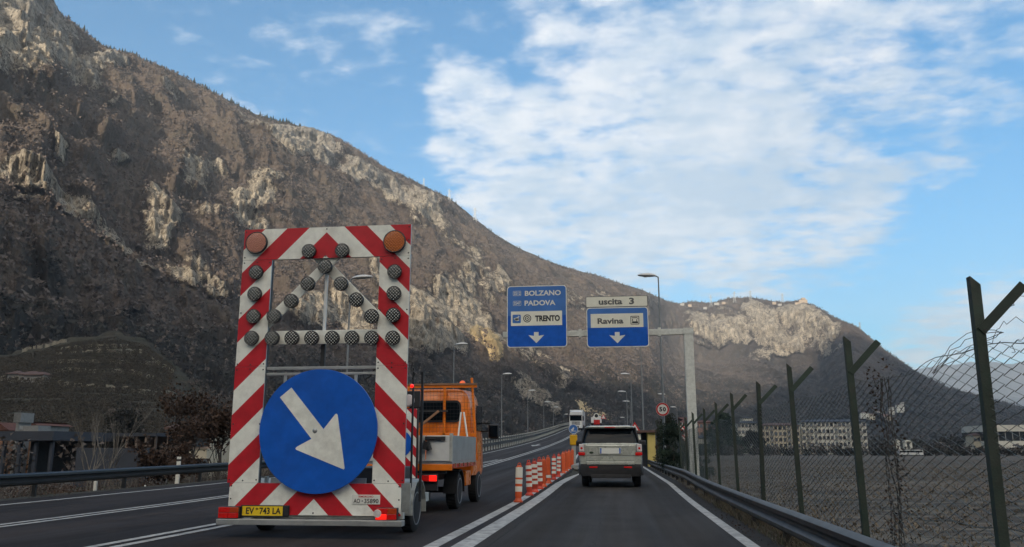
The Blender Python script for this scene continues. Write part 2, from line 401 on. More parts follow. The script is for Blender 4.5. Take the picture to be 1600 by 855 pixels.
def asphalt(c0, c1):
    def f(b, L, noise, rng_, mix, mt, attr, bump, tc, n):
        fine = noise(90, 3, .7); mid = noise(1.1, 6, .65); long = noise(1.0, 4, .55, sc=(2.2, .05, 1)); patch = noise(.25, 3, .5, sc=(1.6, .3, 1))
        c = mix(rng_(mid, .3, .7), c0, c1)
        c = mix(rng_(long, .42, .68, 0, .42), c, tuple(x * .55 for x in c0))
        c = mix(rng_(patch, .5, .56, 0, .5), c, tuple(x * 1.45 for x in c1))
        sx = n('ShaderNodeSeparateXYZ'); L.new(tc.outputs['Object'], sx.inputs[0])
        for x0 in (-.25, -4.4, -8.6): c = mix(mt('MULTIPLY', rng_(mt('ABSOLUTE', mt('SUBTRACT', sx.outputs['X'], x0)), .25, .75, .50, 0), rng_(mid, .3, .7, .4, 1)), c, tuple(x * 1.9 for x in c1))
        c = mix(rng_(mt('ABSOLUTE', mt('ADD', sx.outputs['X'], mt('ADD', mt('MULTIPLY', mid, .10), 1.62))), .008, .02, .7, 0), c, (.008, .008, .008))
        c = mix(rng_(fine, .52, .75, 0, .7), c, (.105, .098, .090))
        wv = noise(1.2, 4, .6); vo = n('ShaderNodeTexVoronoi', feature='DISTANCE_TO_EDGE'); vo.inputs['Scale'].default_value = .22
        mp = n('ShaderNodeMapping'); mp.inputs['Scale'].default_value = (1.6, .7, 1); L.new(tc.outputs['Object'], mp.inputs[0]); ad = n('ShaderNodeVectorMath', operation='ADD'); L.new(mp.outputs[0], ad.inputs[0])
        sc_ = n('ShaderNodeMath', operation='MULTIPLY'); L.new(wv, sc_.inputs[0]); sc_.inputs[1].default_value = 1.6; L.new(sc_.outputs[0], ad.inputs[1]); L.new(ad.outputs[0], vo.inputs['Vector'])
        crack = rng_(vo.outputs['Distance'], .0, .006, .75, 0); c = mix(mt('MULTIPLY', crack, rng_(mid, .45, .6)), c, (.006, .006, .006))
        L.new(c, b.inputs['Base Color']); L.new(rng_(long, .3, .7, .9, .68), b.inputs['Roughness']); b.inputs['Specular IOR Level'].default_value = .16
        L.new(bump(fine, .004), b.inputs['Normal'])
    return f
node_mat('asphalt', asphalt((.019, .0150, .0145), (.028, .0230, .0220)))
node_mat('asphalt_exit', asphalt((.0245, .0210, .0185), (.035, .0305, .0270)))
def f_mountain(b, L, noise, rng_, mix, mt, attr, bump, tc, n):
    rock = attr('rock'); dark = attr('dark'); scree = attr('scree')
    n1 = noise(.006, 6, .6); n2 = noise(.035, 6, .65); n3 = noise(.16, 4, .7); n4 = noise(.05, 6, .75, sc=(1.7, 1.7, .4), dist=.5); n5 = noise(.30, 4, .7, sc=(1.2, 1.2, .5))
    wood = mix(rng_(n1, .35, .65), (.084, .067, .057), (.108, .087, .070))
    wood = mix(rng_(n2, .42, .68), wood, (.076, .067, .053))
    wood = mix(rng_(n3, .42, .60, 0, .5), wood, (.052, .040, .032)); wood = mix(rng_(n5, .5, .62, 0, .45), wood, (.135, .105, .082))
    wood = mix(mt('MULTIPLY', dark, .85), wood, mix(rng_(n3, .35, .65), (.007, .008, .007), (.019, .018, .015)))
    sx = n('ShaderNodeSeparateXYZ'); L.new(tc.outputs['Object'], sx.inputs[0]); high = rng_(sx.outputs['Z'], 380, 620)
    stone = mix(rng_(n4, .36, .60), (.20, .175, .14), (.62, .54, .42))
    stone = mix(mt('MULTIPLY', high, .8), stone, mix(rng_(n4, .36, .60), (.15, .14, .125), (.38, .36, .33)))
    stone = mix(rng_(n2, .45, .7, 0, .45), stone, (.30, .28, .25))
    stone = mix(rng_(n5, .50, .66, 0, .75), stone, (.11, .09, .065))
    stone = mix(rng_(n3, .55, .70, 0, .8), stone, (.095, .075, .052))
    w = mt('ADD', mt('MULTIPLY', rock, 1.5), .25)
    ns = mt('ADD', mt('MULTIPLY', mt('SUBTRACT', n2, .5), 1.1), mt('MULTIPLY', mt('SUBTRACT', n3, .5), 1.3)); ns = mt('ADD', ns, mt('MULTIPLY', mt('SUBTRACT', n5, .5), .8))
    k = mt('ADD', rock, mt('MULTIPLY', ns, w))
    c = mix(rng_(k, .44, .56), wood, stone)
    ks = mt('ADD', scree, mt('MULTIPLY', mt('SUBTRACT', n3, .5), 1.0))
    c = mix(rng_(ks, .42, .62), c, mix(n3, (.40, .30, .16), (.58, .46, .27)))
    L.new(c, b.inputs['Base Color']); b.inputs['Roughness'].default_value = .95; b.inputs['Specular IOR Level'].default_value = .1
    nb = bump(mt('MULTIPLY', n4, rng_(rock, .2, .5, .15, 1)), 16); nb = bump(n3, 2.2, nb); nb = bump(mt('MULTIPLY', n5, rng_(rock, .2, .5, .3, 1)), 4, nb); L.new(nb, b.inputs['Normal'])
node_mat('mountain', f_mountain)
def f_far(b, L, noise, rng_, mix, mt, attr, bump, tc, n):
    n1 = noise(.002, 8, .6)
    L.new(mix(rng_(n1, .35, .65), (.025, .03, .035), (.07, .07, .075)), b.inputs['Base Color']); b.inputs['Roughness'].default_value = .95
node_mat('far_rock', f_far)
def f_foot(b, L, noise, rng_, mix, mt, attr, bump, tc, n):
    n1 = noise(.03, 6, .6); n2 = noise(.22, 5, .7); rows = noise(.12, 4, .6, sc=(.35, .35, 5)); 
    c = mix(rng_(n1, .4, .62), (.030, .028, .020), (.036, .038, .024))
    c = mix(rng_(rows, .45, .6, 0, .7), c, (.055, .046, .032))
    c = mix(rng_(n2, .48, .66, 0, .8), c, (.014, .014, .011))
    L.new(c, b.inputs['Base Color']); b.inputs['Roughness'].default_value = .95; L.new(bump(n2, 1.0), b.inputs['Normal'])
node_mat('foothill', f_foot)
def f_ground(b, L, noise, rng_, mix, mt, attr, bump, tc, n):
    n0 = noise(.10, 5, .65, sc=(.12, 1, 1)); n1 = noise(.5, 6, .7); n2 = noise(9, 5, .7); n3 = noise(.9, 4, .6, sc=(.25, 1.4, 1))
    c = mix(rng_(n1, .35, .65), (.046, .032, .022), (.128, .094, .060))
    c = mix(rng_(n0, .44, .56, 0, .85), c, (.030, .024, .018))
    c = mix(rng_(n3, .48, .62, 0, .7), c, (.17, .145, .105))
    c = mix(rng_(n2, .52, .7, 0, .75), c, (.035, .030, .022))
    L.new(c, b.inputs['Base Color']); b.inputs['Roughness'].default_value = .95
    nb = bump(n1, .12); nb = bump(n2, .04, nb); L.new(nb, b.inputs['Normal'])
node_mat('soil', f_ground)

# ------------------------------------------------------------------ lofted hills
class Hill:
    """Surface between a foot line and a ridge line, both given as (pixel x, pixel y, distance) control points seen from the road."""
    def __init__(s, ridge, foot, power=1.15):
        def conv(T):
            A, E, D = [], [], []
            for px, py, d in T:
                r = ray(px, py); A.append(math.atan2(r.x, r.y)); E.append(math.atan2(r.z, math.hypot(r.x, r.y))); D.append(d)
            i = np.argsort(A); return np.array(A)[i], np.array(E)[i], np.array(D)[i]
        s.rA, s.rE, s.rD = conv(ridge)
        s.fA = np.array([math.atan2(ray(p, 700).x, ray(p, 700).y) for p, d, z in foot]); s.fD = np.array([d for p, d, z in foot], float); s.fZ = np.array([z for p, d, z in foot], float)
        s.p = power; s.cliff = None
    def surf(s, az, t):
        rd = np.interp(az, s.rA, s.rD); rz = CAM_H + np.tan(np.interp(az, s.rA, s.rE)) * rd
        fd = np.interp(az, s.fA, s.fD); fz = np.interp(az, s.fA, s.fZ)
        d = fd + (rd - fd) * t; tt = np.clip(t, 0, 1)
        g = tt ** s.p
        if s.cliff is not None:
            c = np.interp(az, *s.cliff); st = np.clip((tt - .80) / .15, 0, 1); st = st * st * (3 - 2 * st); g = g * (1 - c) + c * (st * .75 + tt * .25)
        z = fz + (rz - fz) * g - np.maximum(t - 1, 0) * (rz - fz) * 1.2
        return np.stack([np.sin(az) * d, np.cos(az) * d, z], -1)
    def hit(s, px, py):
        r = ray(px, py); az = math.atan2(r.x, r.y); el = math.atan2(r.z, math.hypot(r.x, r.y))
        t = np.linspace(0, 1, 800); P = s.surf(np.full(800, az), t); e = np.arctan2(P[:, 2] - CAM_H, np.hypot(P[:, 0], P[:, 1]))
        k = int(np.argmax(e >= el)) if (e >= el).any() else 799
        return P[k]
def blob(px, py, x, y, rx, ry, ang=0.0, soft=.5):
    a = R(ang); dx, dy = px - x, py - y
    u = (dx * math.cos(a) + dy * math.sin(a)) / rx; v = (-dx * math.sin(a) + dy * math.cos(a)) / ry
    d = np.sqrt(u * u + v * v); return np.clip((1 + soft - d) / (2 * soft), 0, 1)

MT = Hill(ridge=[(-1400, -300, 900), (-700, -330, 1050), (-300, -190, 1200), (-60, -70, 1300), (60, 0, 1400), (160, 70, 1480), (270, 113, 1560), (400, 178, 1680), (520, 213, 1780), (600, 260, 1860),
                 (700, 308, 1960), (742, 343, 2000), (800, 383, 2060), (868, 413, 2120), (905, 424, 2200), (950, 436, 2300), (1000, 452, 2400), (1012, 457, 2420), (1040, 470, 2800), (1060, 476, 2900), (1080, 471, 2950), (1110, 475, 2950),
                 (1140, 466, 2950), (1172, 465, 2950), (1200, 470, 2950), (1225, 473, 2950), (1250, 470, 2950), (1280, 481, 2900), (1300, 494, 2850), (1320, 503, 2800), (1342, 512, 2750), (1380, 545, 2650), (1430, 580, 2450), (1480, 605, 2420), (1540, 622, 2450), (1600, 638, 2500), (1700, 655, 2500), (1850, 668, 2500), (2000, 690, 2500)],
          foot=[(-1400, 260, -4), (-300, 330, -4), (0, 380, -4), (300, 480, -4), (640, 640, -4), (900, 820, -4), (1060, 1000, -4), (1250, 1300, -4), (1600, 1500, -4), (2000, 1600, -4)], power=1.12)
_az = lambda p: math.atan2(ray(p, 700).x, ray(p, 700).y)
MT.cliff = ([_az(p) for p in (1000, 1060, 1120, 1290, 1345)], [0, .42, .5, .5, 0])
def mountain():
    nu, nv = 900, 360
    a0 = math.atan2(ray(-1400, 700).x, ray(-1400, 700).y); a1 = math.atan2(ray(2000, 700).x, ray(2000, 700).y)
    e0 = math.atan2(ray(-60, 700).x, ray(-60, 700).y); e1 = math.atan2(ray(1660, 700).x, ray(1660, 700).y)
    az = np.concatenate([np.linspace(a0, e0, 70)[:-1], np.linspace(e0, e1, nu - 100), np.linspace(e1, a1, 32)[1:]]); nu = len(az)
    t = np.concatenate([np.linspace(0, 1.0, nv - 14), 1 + np.linspace(.02, .9, 14)])
    A, T = np.meshgrid(az, t, indexing='ij'); P = MT.surf(A, T).reshape(-1, 3); A = A.ravel(); T = T.ravel()
    px, py = project(P)
    rock = np.zeros(len(P)); dark = np.zeros(len(P)); scree = np.zeros(len(P))
    x, y, z = P.T
    wx = fbm(x / 120, y / 120, z / 120, 4) * 26; wy = fbm(x / 120 + 40, y / 120, z / 120, 4) * 20
    qx, qy = px + wx, py + wy
    for (bx, by, rx, ry, an, g) in [
        (40, 80, 88, 66, 48, .98), (20, 30, 60, 34, 40, .85), (-70, 60, 120, 100, 40, .9), (172, 106, 26, 12, 20, .85), (130, 130, 54, 26, 20, .66), (262, 166, 20, 8, 20, .5), (175, 172, 10, 6, 0, .5),
        (462, 228, 74, 27, 10, .98), (375, 198, 28, 16, 20, .42), (560, 280, 36, 24, 20, .80), (640, 325, 74, 18, 30, .70), (700, 375, 50, 14, 30, .42), (735, 425, 30, 50, 10, .48),
        (95, 256, 13, 13, 0, .75), (42, 290, 50, 13, 18, .72), (120, 325, 60, 17, 28, .72), (200, 380, 62, 20, 40, .70), (182, 272, 18, 9, 0, .62), (245, 345, 22, 38, -25, .82), (310, 285, 30, 30, -10, .72),
        (400, 325, 32, 36, 10, .72), (345, 340, 30, 18, 0, .5), (240, 420, 14, 20, 0, .6), (300, 430, 45, 22, 30, .62), (350, 460, 38, 16, 30, .5), (200, 500, 22, 8, 0, .45), (30, 330, 60, 16, 10, .5),
        (500, 480, 60, 30, 0, .72), (560, 505, 40, 32, 0, .74), (590, 440, 26, 22, 0, .6), (655, 510, 26, 56, 0, .88), (700, 470, 42, 44, 0, .74), (735, 500, 30, 40, 0, .86), (690, 535, 26, 26, 0, .86), (770, 450, 26, 26, 0, .55),
        (780, 540, 28, 22, 30, .5), (840, 560, 40, 30, 30, .42), (835, 625, 40, 14, 30, .58), (812, 600, 30, 18, 30, .5), (868, 645, 16, 16, 0, .6), (880, 590, 30, 20, 0, .42), (900, 470, 36, 16, 20, .42), (945, 465, 24, 8, 10, .5),
        (1010, 480, 20, 10, 0, .4), (1080, 495, 26, 16, 0, .6), (1115, 510, 40, 22, 0, .66), (1125, 528, 22, 16, 0, .74), (1150, 520, 18, 24, 0, .80), (1185, 505, 22, 34, -10, .95), (1208, 518, 22, 18, -10, .95),
        (1250, 492, 26, 20, 10, .98), (1280, 508, 30, 10, 10, .84), (1240, 478, 18, 7, 0, .7), (1320, 515, 24, 7, 10, .5), (1095, 545, 14, 10, 0, .5)]:
        rock = np.maximum(rock, g * 1.05 * blob(qx, qy, bx, by, rx, ry, an, .45))
    tc_ = np.clip((T - .80 - wx * .0016) / .03, 0, 1) * np.clip((.945 - T + wy * .0015) / .02, 0, 1) * np.interp(px, [1050, 1090, 1300, 1340], [0, 1, 1, 0]); rock = np.maximum(rock * np.where((px > 1050) & (py > 400), .25 + .75 * tc_, 1), tc_ * (.24 + .32 * np.clip((px - 1155) / 30, 0, 1)) * np.clip(1 + fbm(x / 90, y / 90, z / 260, 3) * .8, .2, 1.25))
    for (bx, by, rx, ry, an) in [(752, 530, 22, 16, 30), (772, 548, 14, 20, -20)]: scree = np.maximum(scree, blob(px + wx * .3, py + wy * .3, bx, by, rx, ry, an, .4))
    for (bx, by, rx, ry, an) in [(915, 640, 32, 11, 48), (938, 652, 22, 9, 30)]: scree = np.maximum(scree, .62 * blob(px + wx * .3, py + wy * .3, bx, by, rx, ry, an, .4))
    # dark scrub lower down, with slope shade put into the tone; conifers on the ridge
    zl = np.interp(px, [-300, 0, 300, 640, 900, 1060, 1250, 1420, 1700], [470, 455, 500, 560, 560, 560, 545, 560, 560])
    dark = np.clip((py + wy * 1.6 - zl) / 60, 0, .9)
    dark = np.maximum(dark, .8 * blob(px + wx, py + wy, 1500, 640, 170, 90, 10, .4)); dark = np.maximum(dark, .6 * blob(qx, qy, 1230, 560, 130, 30, 8, .4))  # last one puts the shade below the cliff into the colour
    dark = np.maximum(dark, .9 * blob(qx, qy, 75, 455, 42, 22, 35, .4)); dark = np.maximum(dark, .55 * np.clip((T - .955) / .03, 0, 1))
    edge = np.clip((1.0 - T) / .10, .10, 1) * np.clip(T / .08, 0, 1)
    out = np.stack([-np.sin(A), -np.cos(A), np.zeros_like(A)], -1)
    big = fbm(x / 420, y / 420, z / 420, 3) * 55; gul = ridged(A * 13 + fbm(x / 300, y / 300, z / 300, 2) * .5, T * 1.5, None, 4) * 24
    med = fbm(x / 95, y / 95, z / 95, 5) * 22; fin = fbm(x / 24, y / 24, z / 24, 3) * 4.5
    strk = ridged(A * 110 + wx * .02, T * 14 + wy * .02, None, 4) * np.interp(px, [900, 1050], [7, 16]); ledge = fbm(x / 200, y / 200, z / 16, 3) * 9
    rk = np.clip(rock * 1.2, 0, 1)
    disp = (big + gul + med) * edge + fin * np.clip(edge + .3, 0, 1) + rk * (strk + ledge + 14) * edge
    P = P + out * disp[:, None]
    P[:, 2] += (med * .35 + fin * .9) * np.clip(edge, .25, 1)
    P[:, 2] += np.where(T > 1, 0, 0)
    o = np_mesh('mountain', P, grid_faces(nu, nv), 'mountain', attrs={'rock': rock, 'dark': dark, 'scree': scree})
    tag(o, kind='structure')
    return P.reshape(nu, nv, 3), T.reshape(nu, nv), rock.reshape(nu, nv), dark.reshape(nu, nv)
MTP, MTT, MTR, MTD = mountain()

# unseen mountain behind the camera, its crest shaped to cast the valley's shade
def shade_ridge():
    s = Vector((SUN.x, SUN.y, 0)).normalized(); q = Vector((s.y, -s.x, 0))          # toward the sun, and across
    if q.x < 0: q = -q
    tanE = math.tan(SUN_EL); B = 3000.0
    pts = []
    for px, py in [(-200, 345), (0, 375), (120, 400), (200, 430), (300, 470), (380, 500), (500, 525), (640, 552), (720, 560), (800, 570), (900, 600), (1000, 620), (1100, 645), (1170, 640), (1225, 600), (1290, 550), (1340, 530), (1400, 562), (1500, 605)]:
        P = MT.hit(px, py); v = Vector(P); pc = v.dot(q); back = B - v.dot(s)
        pts.append((pc, P[2] + back * tanE))
    pts.sort(); pc = np.array([p[0] for p in pts]); h = np.array([p[1] for p in pts])
    U = np.linspace(-3500, 4500, 200); H = np.interp(U, pc, h); H += fbm(U / 140, U * 0 + 3.3, None, 4) * 12
    W = np.array([-1700, -1200, -700, -400, -200, -100, -40, 0, 60, 200, 500, 1000])
    Z = []
    for w in W:
        if w <= 0: Z.append(-3 + (H + 3) * (1 - (-w / 1700)) ** 1.25)
        else: Z.append(H * (1 - w / 1600))
    Z = np.array(Z).T; UU, WW = np.meshgrid(U, W, indexing='ij')
    jit = fbm(UU / 130, WW / 130, None, 4) * 18
    X = q.x * UU + s.x * (B + WW + jit); Y = q.y * UU + s.y * (B + WW + jit)
    V = np.stack([X, Y, Z], -1).reshape(-1, 3)
    z0 = np.zeros(len(V))
    o = np_mesh('shade_mountain', V, grid_faces(len(U), len(W)), 'mountain', attrs={'rock': z0 + .2, 'dark': z0 + .3, 'scree': z0}); tag(o, kind='structure')
shade_ridge()

# far ranges to the north
def far_mountains():
    H = Hill(ridge=[(1150, 600, 9000), (1300, 590, 9000), (1400, 585, 9000), (1440, 578, 9000), (1470, 573, 9000), (1500, 570, 9000), (1540, 568, 9000), (1580, 570, 9000), (1640, 560, 9000), (1750, 575, 9000), (2000, 560, 9000), (2600, 520, 9000), (3600, 480, 8000)],
             foot=[(1150, 5500, -4), (2000, 5500, -4), (3600, 5500, -4)], power=1.2)
    az = np.linspace(math.atan2(ray(1150, 700).x, ray(1150, 700).y), 1.35, 260); t = np.concatenate([np.linspace(0, 1, 60), [1.2, 1.6]])
    A, T = np.meshgrid(az, t, indexing='ij'); P = H.surf(A, T).reshape(-1, 3); x, y, z = P.T
    e = np.clip((1 - T.ravel()) / .1, .2, 1)
    P[:, 2] += fbm(x / 900, y / 900, None, 6) * 120 * e
    r = (ridged(x / 1300, y / 1300, None, 4) * 300 * e)[:, None]; P[:, :2] -= np.stack([np.sin(A.ravel()), np.cos(A.ravel())], -1) * r
    tag(np_mesh('far_mountains', P, grid_faces(len(az), len(t)), 'far_rock'), kind='structure')
far_mountains()

# dark conifer fringe along the crest and tree cover on the slopes
def tri_cloud(name, C, Rr, n, size, matn, flat=1.0, parent=None, squash=1.0, up=0.0):
    """n leaf-sized triangles spread through each ball (centre C, radius Rr)"""
    C = np.asarray(C, float); Rr = np.asarray(Rr, float); k = len(C)
    idx = np.repeat(np.arange(k), n); m = len(idx)
    d = rng.normal(size=(m, 3)); d /= np.linalg.norm(d, axis=1)[:, None]
    rad = (rng.random(m) ** .45)[:, None]; c = C[idx] + d * rad * Rr[idx][:, None] * np.array([1, 1, squash])
    s = (size * (.5 + rng.random(m)))[:, None]
    a = rng.normal(size=(m, 3)); a /= np.linalg.norm(a, axis=1)[:, None]
    b = rng.normal(size=(m, 3)); b[:, 2] *= flat; b[:, 2] += up; b -= (b * a).sum(1)[:, None] * a; b /= np.linalg.norm(b, axis=1)[:, None]
    V = np.stack([c - a * s * .6, c + a * s * .6, c + b * s], 1).reshape(-1, 3)
    return np_mesh(name, V, np.arange(3 * m).reshape(-1, 3), matn, parent, smooth=False)
def cones(name, B, H, W, matn, n=5):
    m = len(B); t = np.linspace(0, 2 * np.pi, n, endpoint=False); ph = rng.random(m) * 6
    ring = np.stack([np.cos(t[None] + ph[:, None]) * W[:, None], np.sin(t[None] + ph[:, None]) * W[:, None], np.zeros((m, n))], -1) + B[:, None, :]
    top = B + np.stack([0 * H, 0 * H, H], -1); V = np.concatenate([ring, top[:, None]], 1).reshape(-1, 3)
    i = np.arange(n); f = np.stack([i, (i + 1) % n, np.full(n, n)], -1); F = (f[None] + (np.arange(m) * (n + 1))[:, None, None]).reshape(-1, 3)
    return np_mesh(name, V, F, matn, smooth=False)
def forest():
    nu, nv = MTP.shape[:2]; k = int(np.argmin(abs(MTT[0] - 1.0)))
    # crest: pixel columns where the photograph shows conifers
    rid = MTP[:, k]; px, _ = project(rid); vis = np.where((px > -40) & (px < 1660))[0]
    i = rng.choice(vis, 900); dens = np.interp(px[i], [0, 60, 430, 520, 700, 850, 1340, 1660], [1, 1, .95, .35, .25, .45, .6, .6]); i = i[rng.random(len(i)) < dens]
    j = k - rng.integers(0, 5, len(i)); B = MTP[i, j] + rng.normal(size=(len(i), 3)) * [3, 3, 0]; B[:, 2] -= 2
    H = rng.uniform(5, 13, len(i)) * np.interp(px[i], [0, 430, 600, 1660], [1, 1, .7, .75]); tag(cones('crest_conifers', B, H, H * .24, 'conifer'), 'dark conifers standing along the mountain crest', 'forest', kind='stuff')
    # bare broadleaf cover
    u = rng.integers(0, nu, 120000); v = rng.integers(0, k, 120000)
    P = MTP[u, v]; px, py = project(P)
    ok = (px > -40) & (px < 1640) & (MTR[u, v] < .40) & (rng.random(len(u)) < .30) & (py > -60); P = P[ok]; D = MTD[u, v][ok]
    dist = np.hypot(P[:, 0], P[:, 1]); h = rng.uniform(3.5, 8, len(P))
    d = D > rng.uniform(.45, 1.1, len(P))
    for nm, sel, mt_, lab in (('bare_forest', ~d, 'bare_wood', 'leafless brown woodland covering the mountain slopes'), ('dark_forest', d, 'dark_wood', 'darker scrub and trees on the lower mountain slopes')):
        Q = P[sel]; hh = h[sel]; Q = Q + np.stack([0 * hh, 0 * hh, hh * .4], -1)
        o = tri_cloud(nm, Q, hh * .55, 9, 1.75, mt_, up=.6); tag(o, lab, 'forest', kind='stuff')
forest()

# foothill with vineyard terraces on the left
FH = Hill(ridge=[(-900, 560, 420), (-300, 575, 420), (-60, 560, 400), (0, 552, 395), (60, 540, 390), (120, 524, 385), (180, 517, 380), (230, 530, 375), (262, 556, 365), (300, 590, 350), (360, 628, 330), (430, 665, 300), (500, 692, 270)],
          foot=[(-900, 130, -4), (0, 150, -4), (260, 170, -4), (500, 200, -5)], power=1.5)
def foothill():
    az = np.linspace(FH.rA[0], FH.rA[-1], 420); t = np.concatenate([np.linspace(0, 1, 220), [1.05, 1.15, 1.4]])
    A, T = np.meshgrid(az, t, indexing='ij'); P = FH.surf(A, T).reshape(-1, 3); x, y, z = P.T
    e = np.clip((1 - T.ravel()) / .06, .3, 1) * np.clip(T.ravel() / .1, 0, 1)
    zz = P[:, 2] + fbm(x / 60, y / 60, None, 4) * 2.2 * e
    st = 2.6; ph = (zz + fbm(x / 45, y / 45, None, 2) * 1.2) / st; fr = ph - np.floor(ph)
    zz2 = zz - fr * st + st * np.clip((fr - .78) / .22, 0, 1); mixv = np.clip(T.ravel() * 3 - .9, 0, 1)
    P[:, 2] = zz * (1 - mixv) + zz2 * mixv + fbm(x / 9, y / 9, None, 3) * .25
    tag(np_mesh('foothill', P, grid_faces(len(az), len(t)), 'foothill'), kind='structure')
foothill()
def foot_scrub():
    az = rng.uniform(FH.rA[0] * .55, FH.rA[-1] * 1.0, 9000); t = rng.uniform(.05, 1, 9000); P = FH.surf(az, t); x, y, z = P.T
    m = fbm(x / 22, y / 22, None, 3) > rng.uniform(-.1, 1.0, len(x)); P = P[m]; r = rng.uniform(.5, 1.5, len(P)); P[:, 2] += r * .3
    k = rng.random(len(P)) < .5
    tag(tri_cloud('slope_scrub', P[k], r[k], 16, .42, 'bare_wood', up=.4), 'brown scrub dotted over the terraced foothill', 'scrub', kind='stuff')
    tag(tri_cloud('slope_scrub', P[~k], r[~k], 16, .42, 'dark_wood', up=.4), 'dark bushes dotted over the terraced foothill', 'scrub', kind='stuff')
    rows = []
    for tt in np.arange(.30, .93, .018):
        aa = np.linspace(_az(-60), _az(262), 700) + rng.normal(size=700) * .0004; Q = FH.surf(aa, np.full(700, tt) + rng.normal(size=700) * .0012); Q = Q[rng.random(700) < .8]; rows.append(Q)
    Q = np.concatenate(rows); Q[:, 2] += .5; tag(tri_cloud('vine_rows', Q, np.full(len(Q), .55), 5, .30, 'vine', up=.8), 'bare vine rows on the terraces of the foothill', 'vines', kind='stuff')
foot_scrub()
def terrace_wall(pts, h, label, w=.8):
    P = []
    for a, b in zip(pts[:-1], pts[1:]):
        for k in range(14): P.append((a[0] + (b[0] - a[0]) * k / 14, a[1] + (b[1] - a[1]) * k / 14 + random.uniform(-.5, .5)))
    h *= 1.0; P.append(pts[-1]); W = [Vector(FH.hit(*p)) for p in P]; mb = MB(); rd = [random.uniform(.25, 1.2) for _ in W]
    for i in range(len(W) - 1):
        if random.random() < .25: continue
        a, b = W[i], W[i + 1]; c = (a + b) / 2; n_ = Vector((-c.x, -c.y, 0)).normalized() * w
        ha, hb = h * rd[i], h * rd[i + 1]; up = Vector((0, 0, 1))
        V = [a + n_ - up, b + n_ - up, b - up, a - up, a + n_ + up * ha, b + n_ + up * hb, b + up * hb, a + up * ha]
        mb.add(V, [(0, 1, 5, 4), (4, 5, 6, 7), (3, 7, 6, 2), (0, 4, 7, 3), (1, 2, 6, 5)])
    o = mb.build('terrace_wall', 'stone_wall'); tag(o, label, 'wall', 'stone walls of the vineyard terraces')
terrace_wall([(0, 591), (60, 594), (130, 603), (200, 609), (272, 616)], .9, 'long pale stone wall running across the foot of the vineyard slope')
terrace_wall([(30, 548), (60, 542), (108, 531)], .7, 'short pale wall at the upper left edge of the terraces')
terrace_wall([(95, 546), (140, 540), (200, 541)], .6, 'uppermost terrace wall just under the rounded hilltop')
terrace_wall([(88, 553), (150, 549), (222, 549)], .8, 'terrace wall directly below the uppermost one')
terrace_wall([(70, 565), (140, 563), (250, 566)], .35, 'low middle terrace wall crossing the whole hill')
terrace_wall([(85, 578), (110, 576), (150, 579)], .45, 'lower left terrace wall above the long pale wall')
terrace_wall([(165, 578), (205, 580), (240, 590)], .5, 'lower right terrace wall dropping toward the rusty tree')
terrace_wall([(235, 560), (262, 575), (272, 583)], .9, 'broken pale wall on the right shoulder of the vineyard hill')

# ------------------------------------------------------------------ ground and roads
ZT = np.array([[-60, 0], [20, 0], [25, .04], [30, .12], [39, .26], [50, .50], [65, .9], [85, 1.5], [110, 2.4], [140, 3.75], [165, 5.0], [190, 6.1], [215, 6.75], [240, 6.9], [270, 6.6], [330, 4.5], [420, 1.5], [600, -.5], [900, -.6]])
def zm(Y):                                    # height of the main carriageway, smoothed
    Y = np.asarray(Y, float); return sum(np.interp(Y + d, ZT[:, 0], ZT[:, 1]) for d in (-6, -3, 0, 3, 6)) / 5 - np.clip((Y - 10) / 10, 0, 1) * np.clip((30 - Y) / 10, 0, 1) * .012
def ze(Y):                                    # height of the exit lane: it stays low
    Y = np.asarray(Y, float); return np.where(Y < 28, zm(Y), np.maximum(zm(28) - 0.003 * (Y - 28), -.2))
def xl(Y): return np.interp(Y, [-60, 22, 32, 62, 900], [-14.6, -14.6, -13.6, -10.9, -10.9])      # left edge of tarmac
def x_edge(Y): return np.interp(Y, [-60, 10, 21, 30, 62, 900], [-13.2, -13.3, -13.6, -13.2, -10.25, -10.25])
def x_mid(Y): return np.interp(Y, [-60, 12, 22, 48, 60], [-9.75, -9.85, -10.1, -7.6, -7.0])
def x_near(Y): return np.interp(Y, [-60, 14, 43, 165, 900], [-6.42, -6.44, -6.95, -7.3, -7.3])
def x_right(Y): return np.interp(Y, [-60, 44, 60, 120, 900], [-2.15, -2.15, -2.6, -3.0, -3.0])    # right edge of main carriageway
YS = np.concatenate([np.arange(-40, 100, 1.0), np.arange(100, 500, 4.0), np.arange(500, 901, 40.0)])
def ground_z(X, Y):
    X = np.asarray(X, float); Y = np.asarray(Y, float)
    r = np.interp(X, [2.0, 2.35, 3.2, 6, 9], [-.06, -.12, -.30, -.85, -1.05]); l = np.interp(X, [-19, -15.6, -14.4], [-1.9, -.35, -.06])
    base = np.where(X > 0, r, l); base = np.where((X > -14.4) & (X < 2.0), -.30, base)
    far = np.clip((Y - 30) / 30, 0, 1); return base * (1 - far) + np.where(X > 0, np.minimum(base, -.5), -1.6) * far
def ground():
    def sp(lo, hi, c0, c1, st, n):
        a = np.arange(c0, c1 + st / 2, st); L_ = c0 - np.geomspace(st, c0 - lo, n)[::-1]; H_ = c1 + np.geomspace(st, hi - c1, n); return np.concatenate([L_, a, H_])
    X = sp(-14000, 14000, -26, 14, .35, 60); Y = sp(-3000, 16000, 2, 60, .5, 70)
    XX, YY = np.meshgrid(X, Y, indexing='ij'); x, y = XX.ravel(), YY.ravel(); z = ground_z(x, y)
    off = np.clip((np.abs(x + 6.2) - 8.6) / 2, 0, 1); near = np.clip(1 - (np.hypot(x, y) - 60) / 200, 0, 1)
    z = z + off * (fbm(x / 2.2, y / 2.2, None, 4) * .07 + fbm(x / 14, y / 14, None, 2) * .12) * near
    tag(np_mesh('ground', np.stack([x, y, z], -1), grid_faces(len(X), len(Y)), 'soil'), kind='structure')
ground()
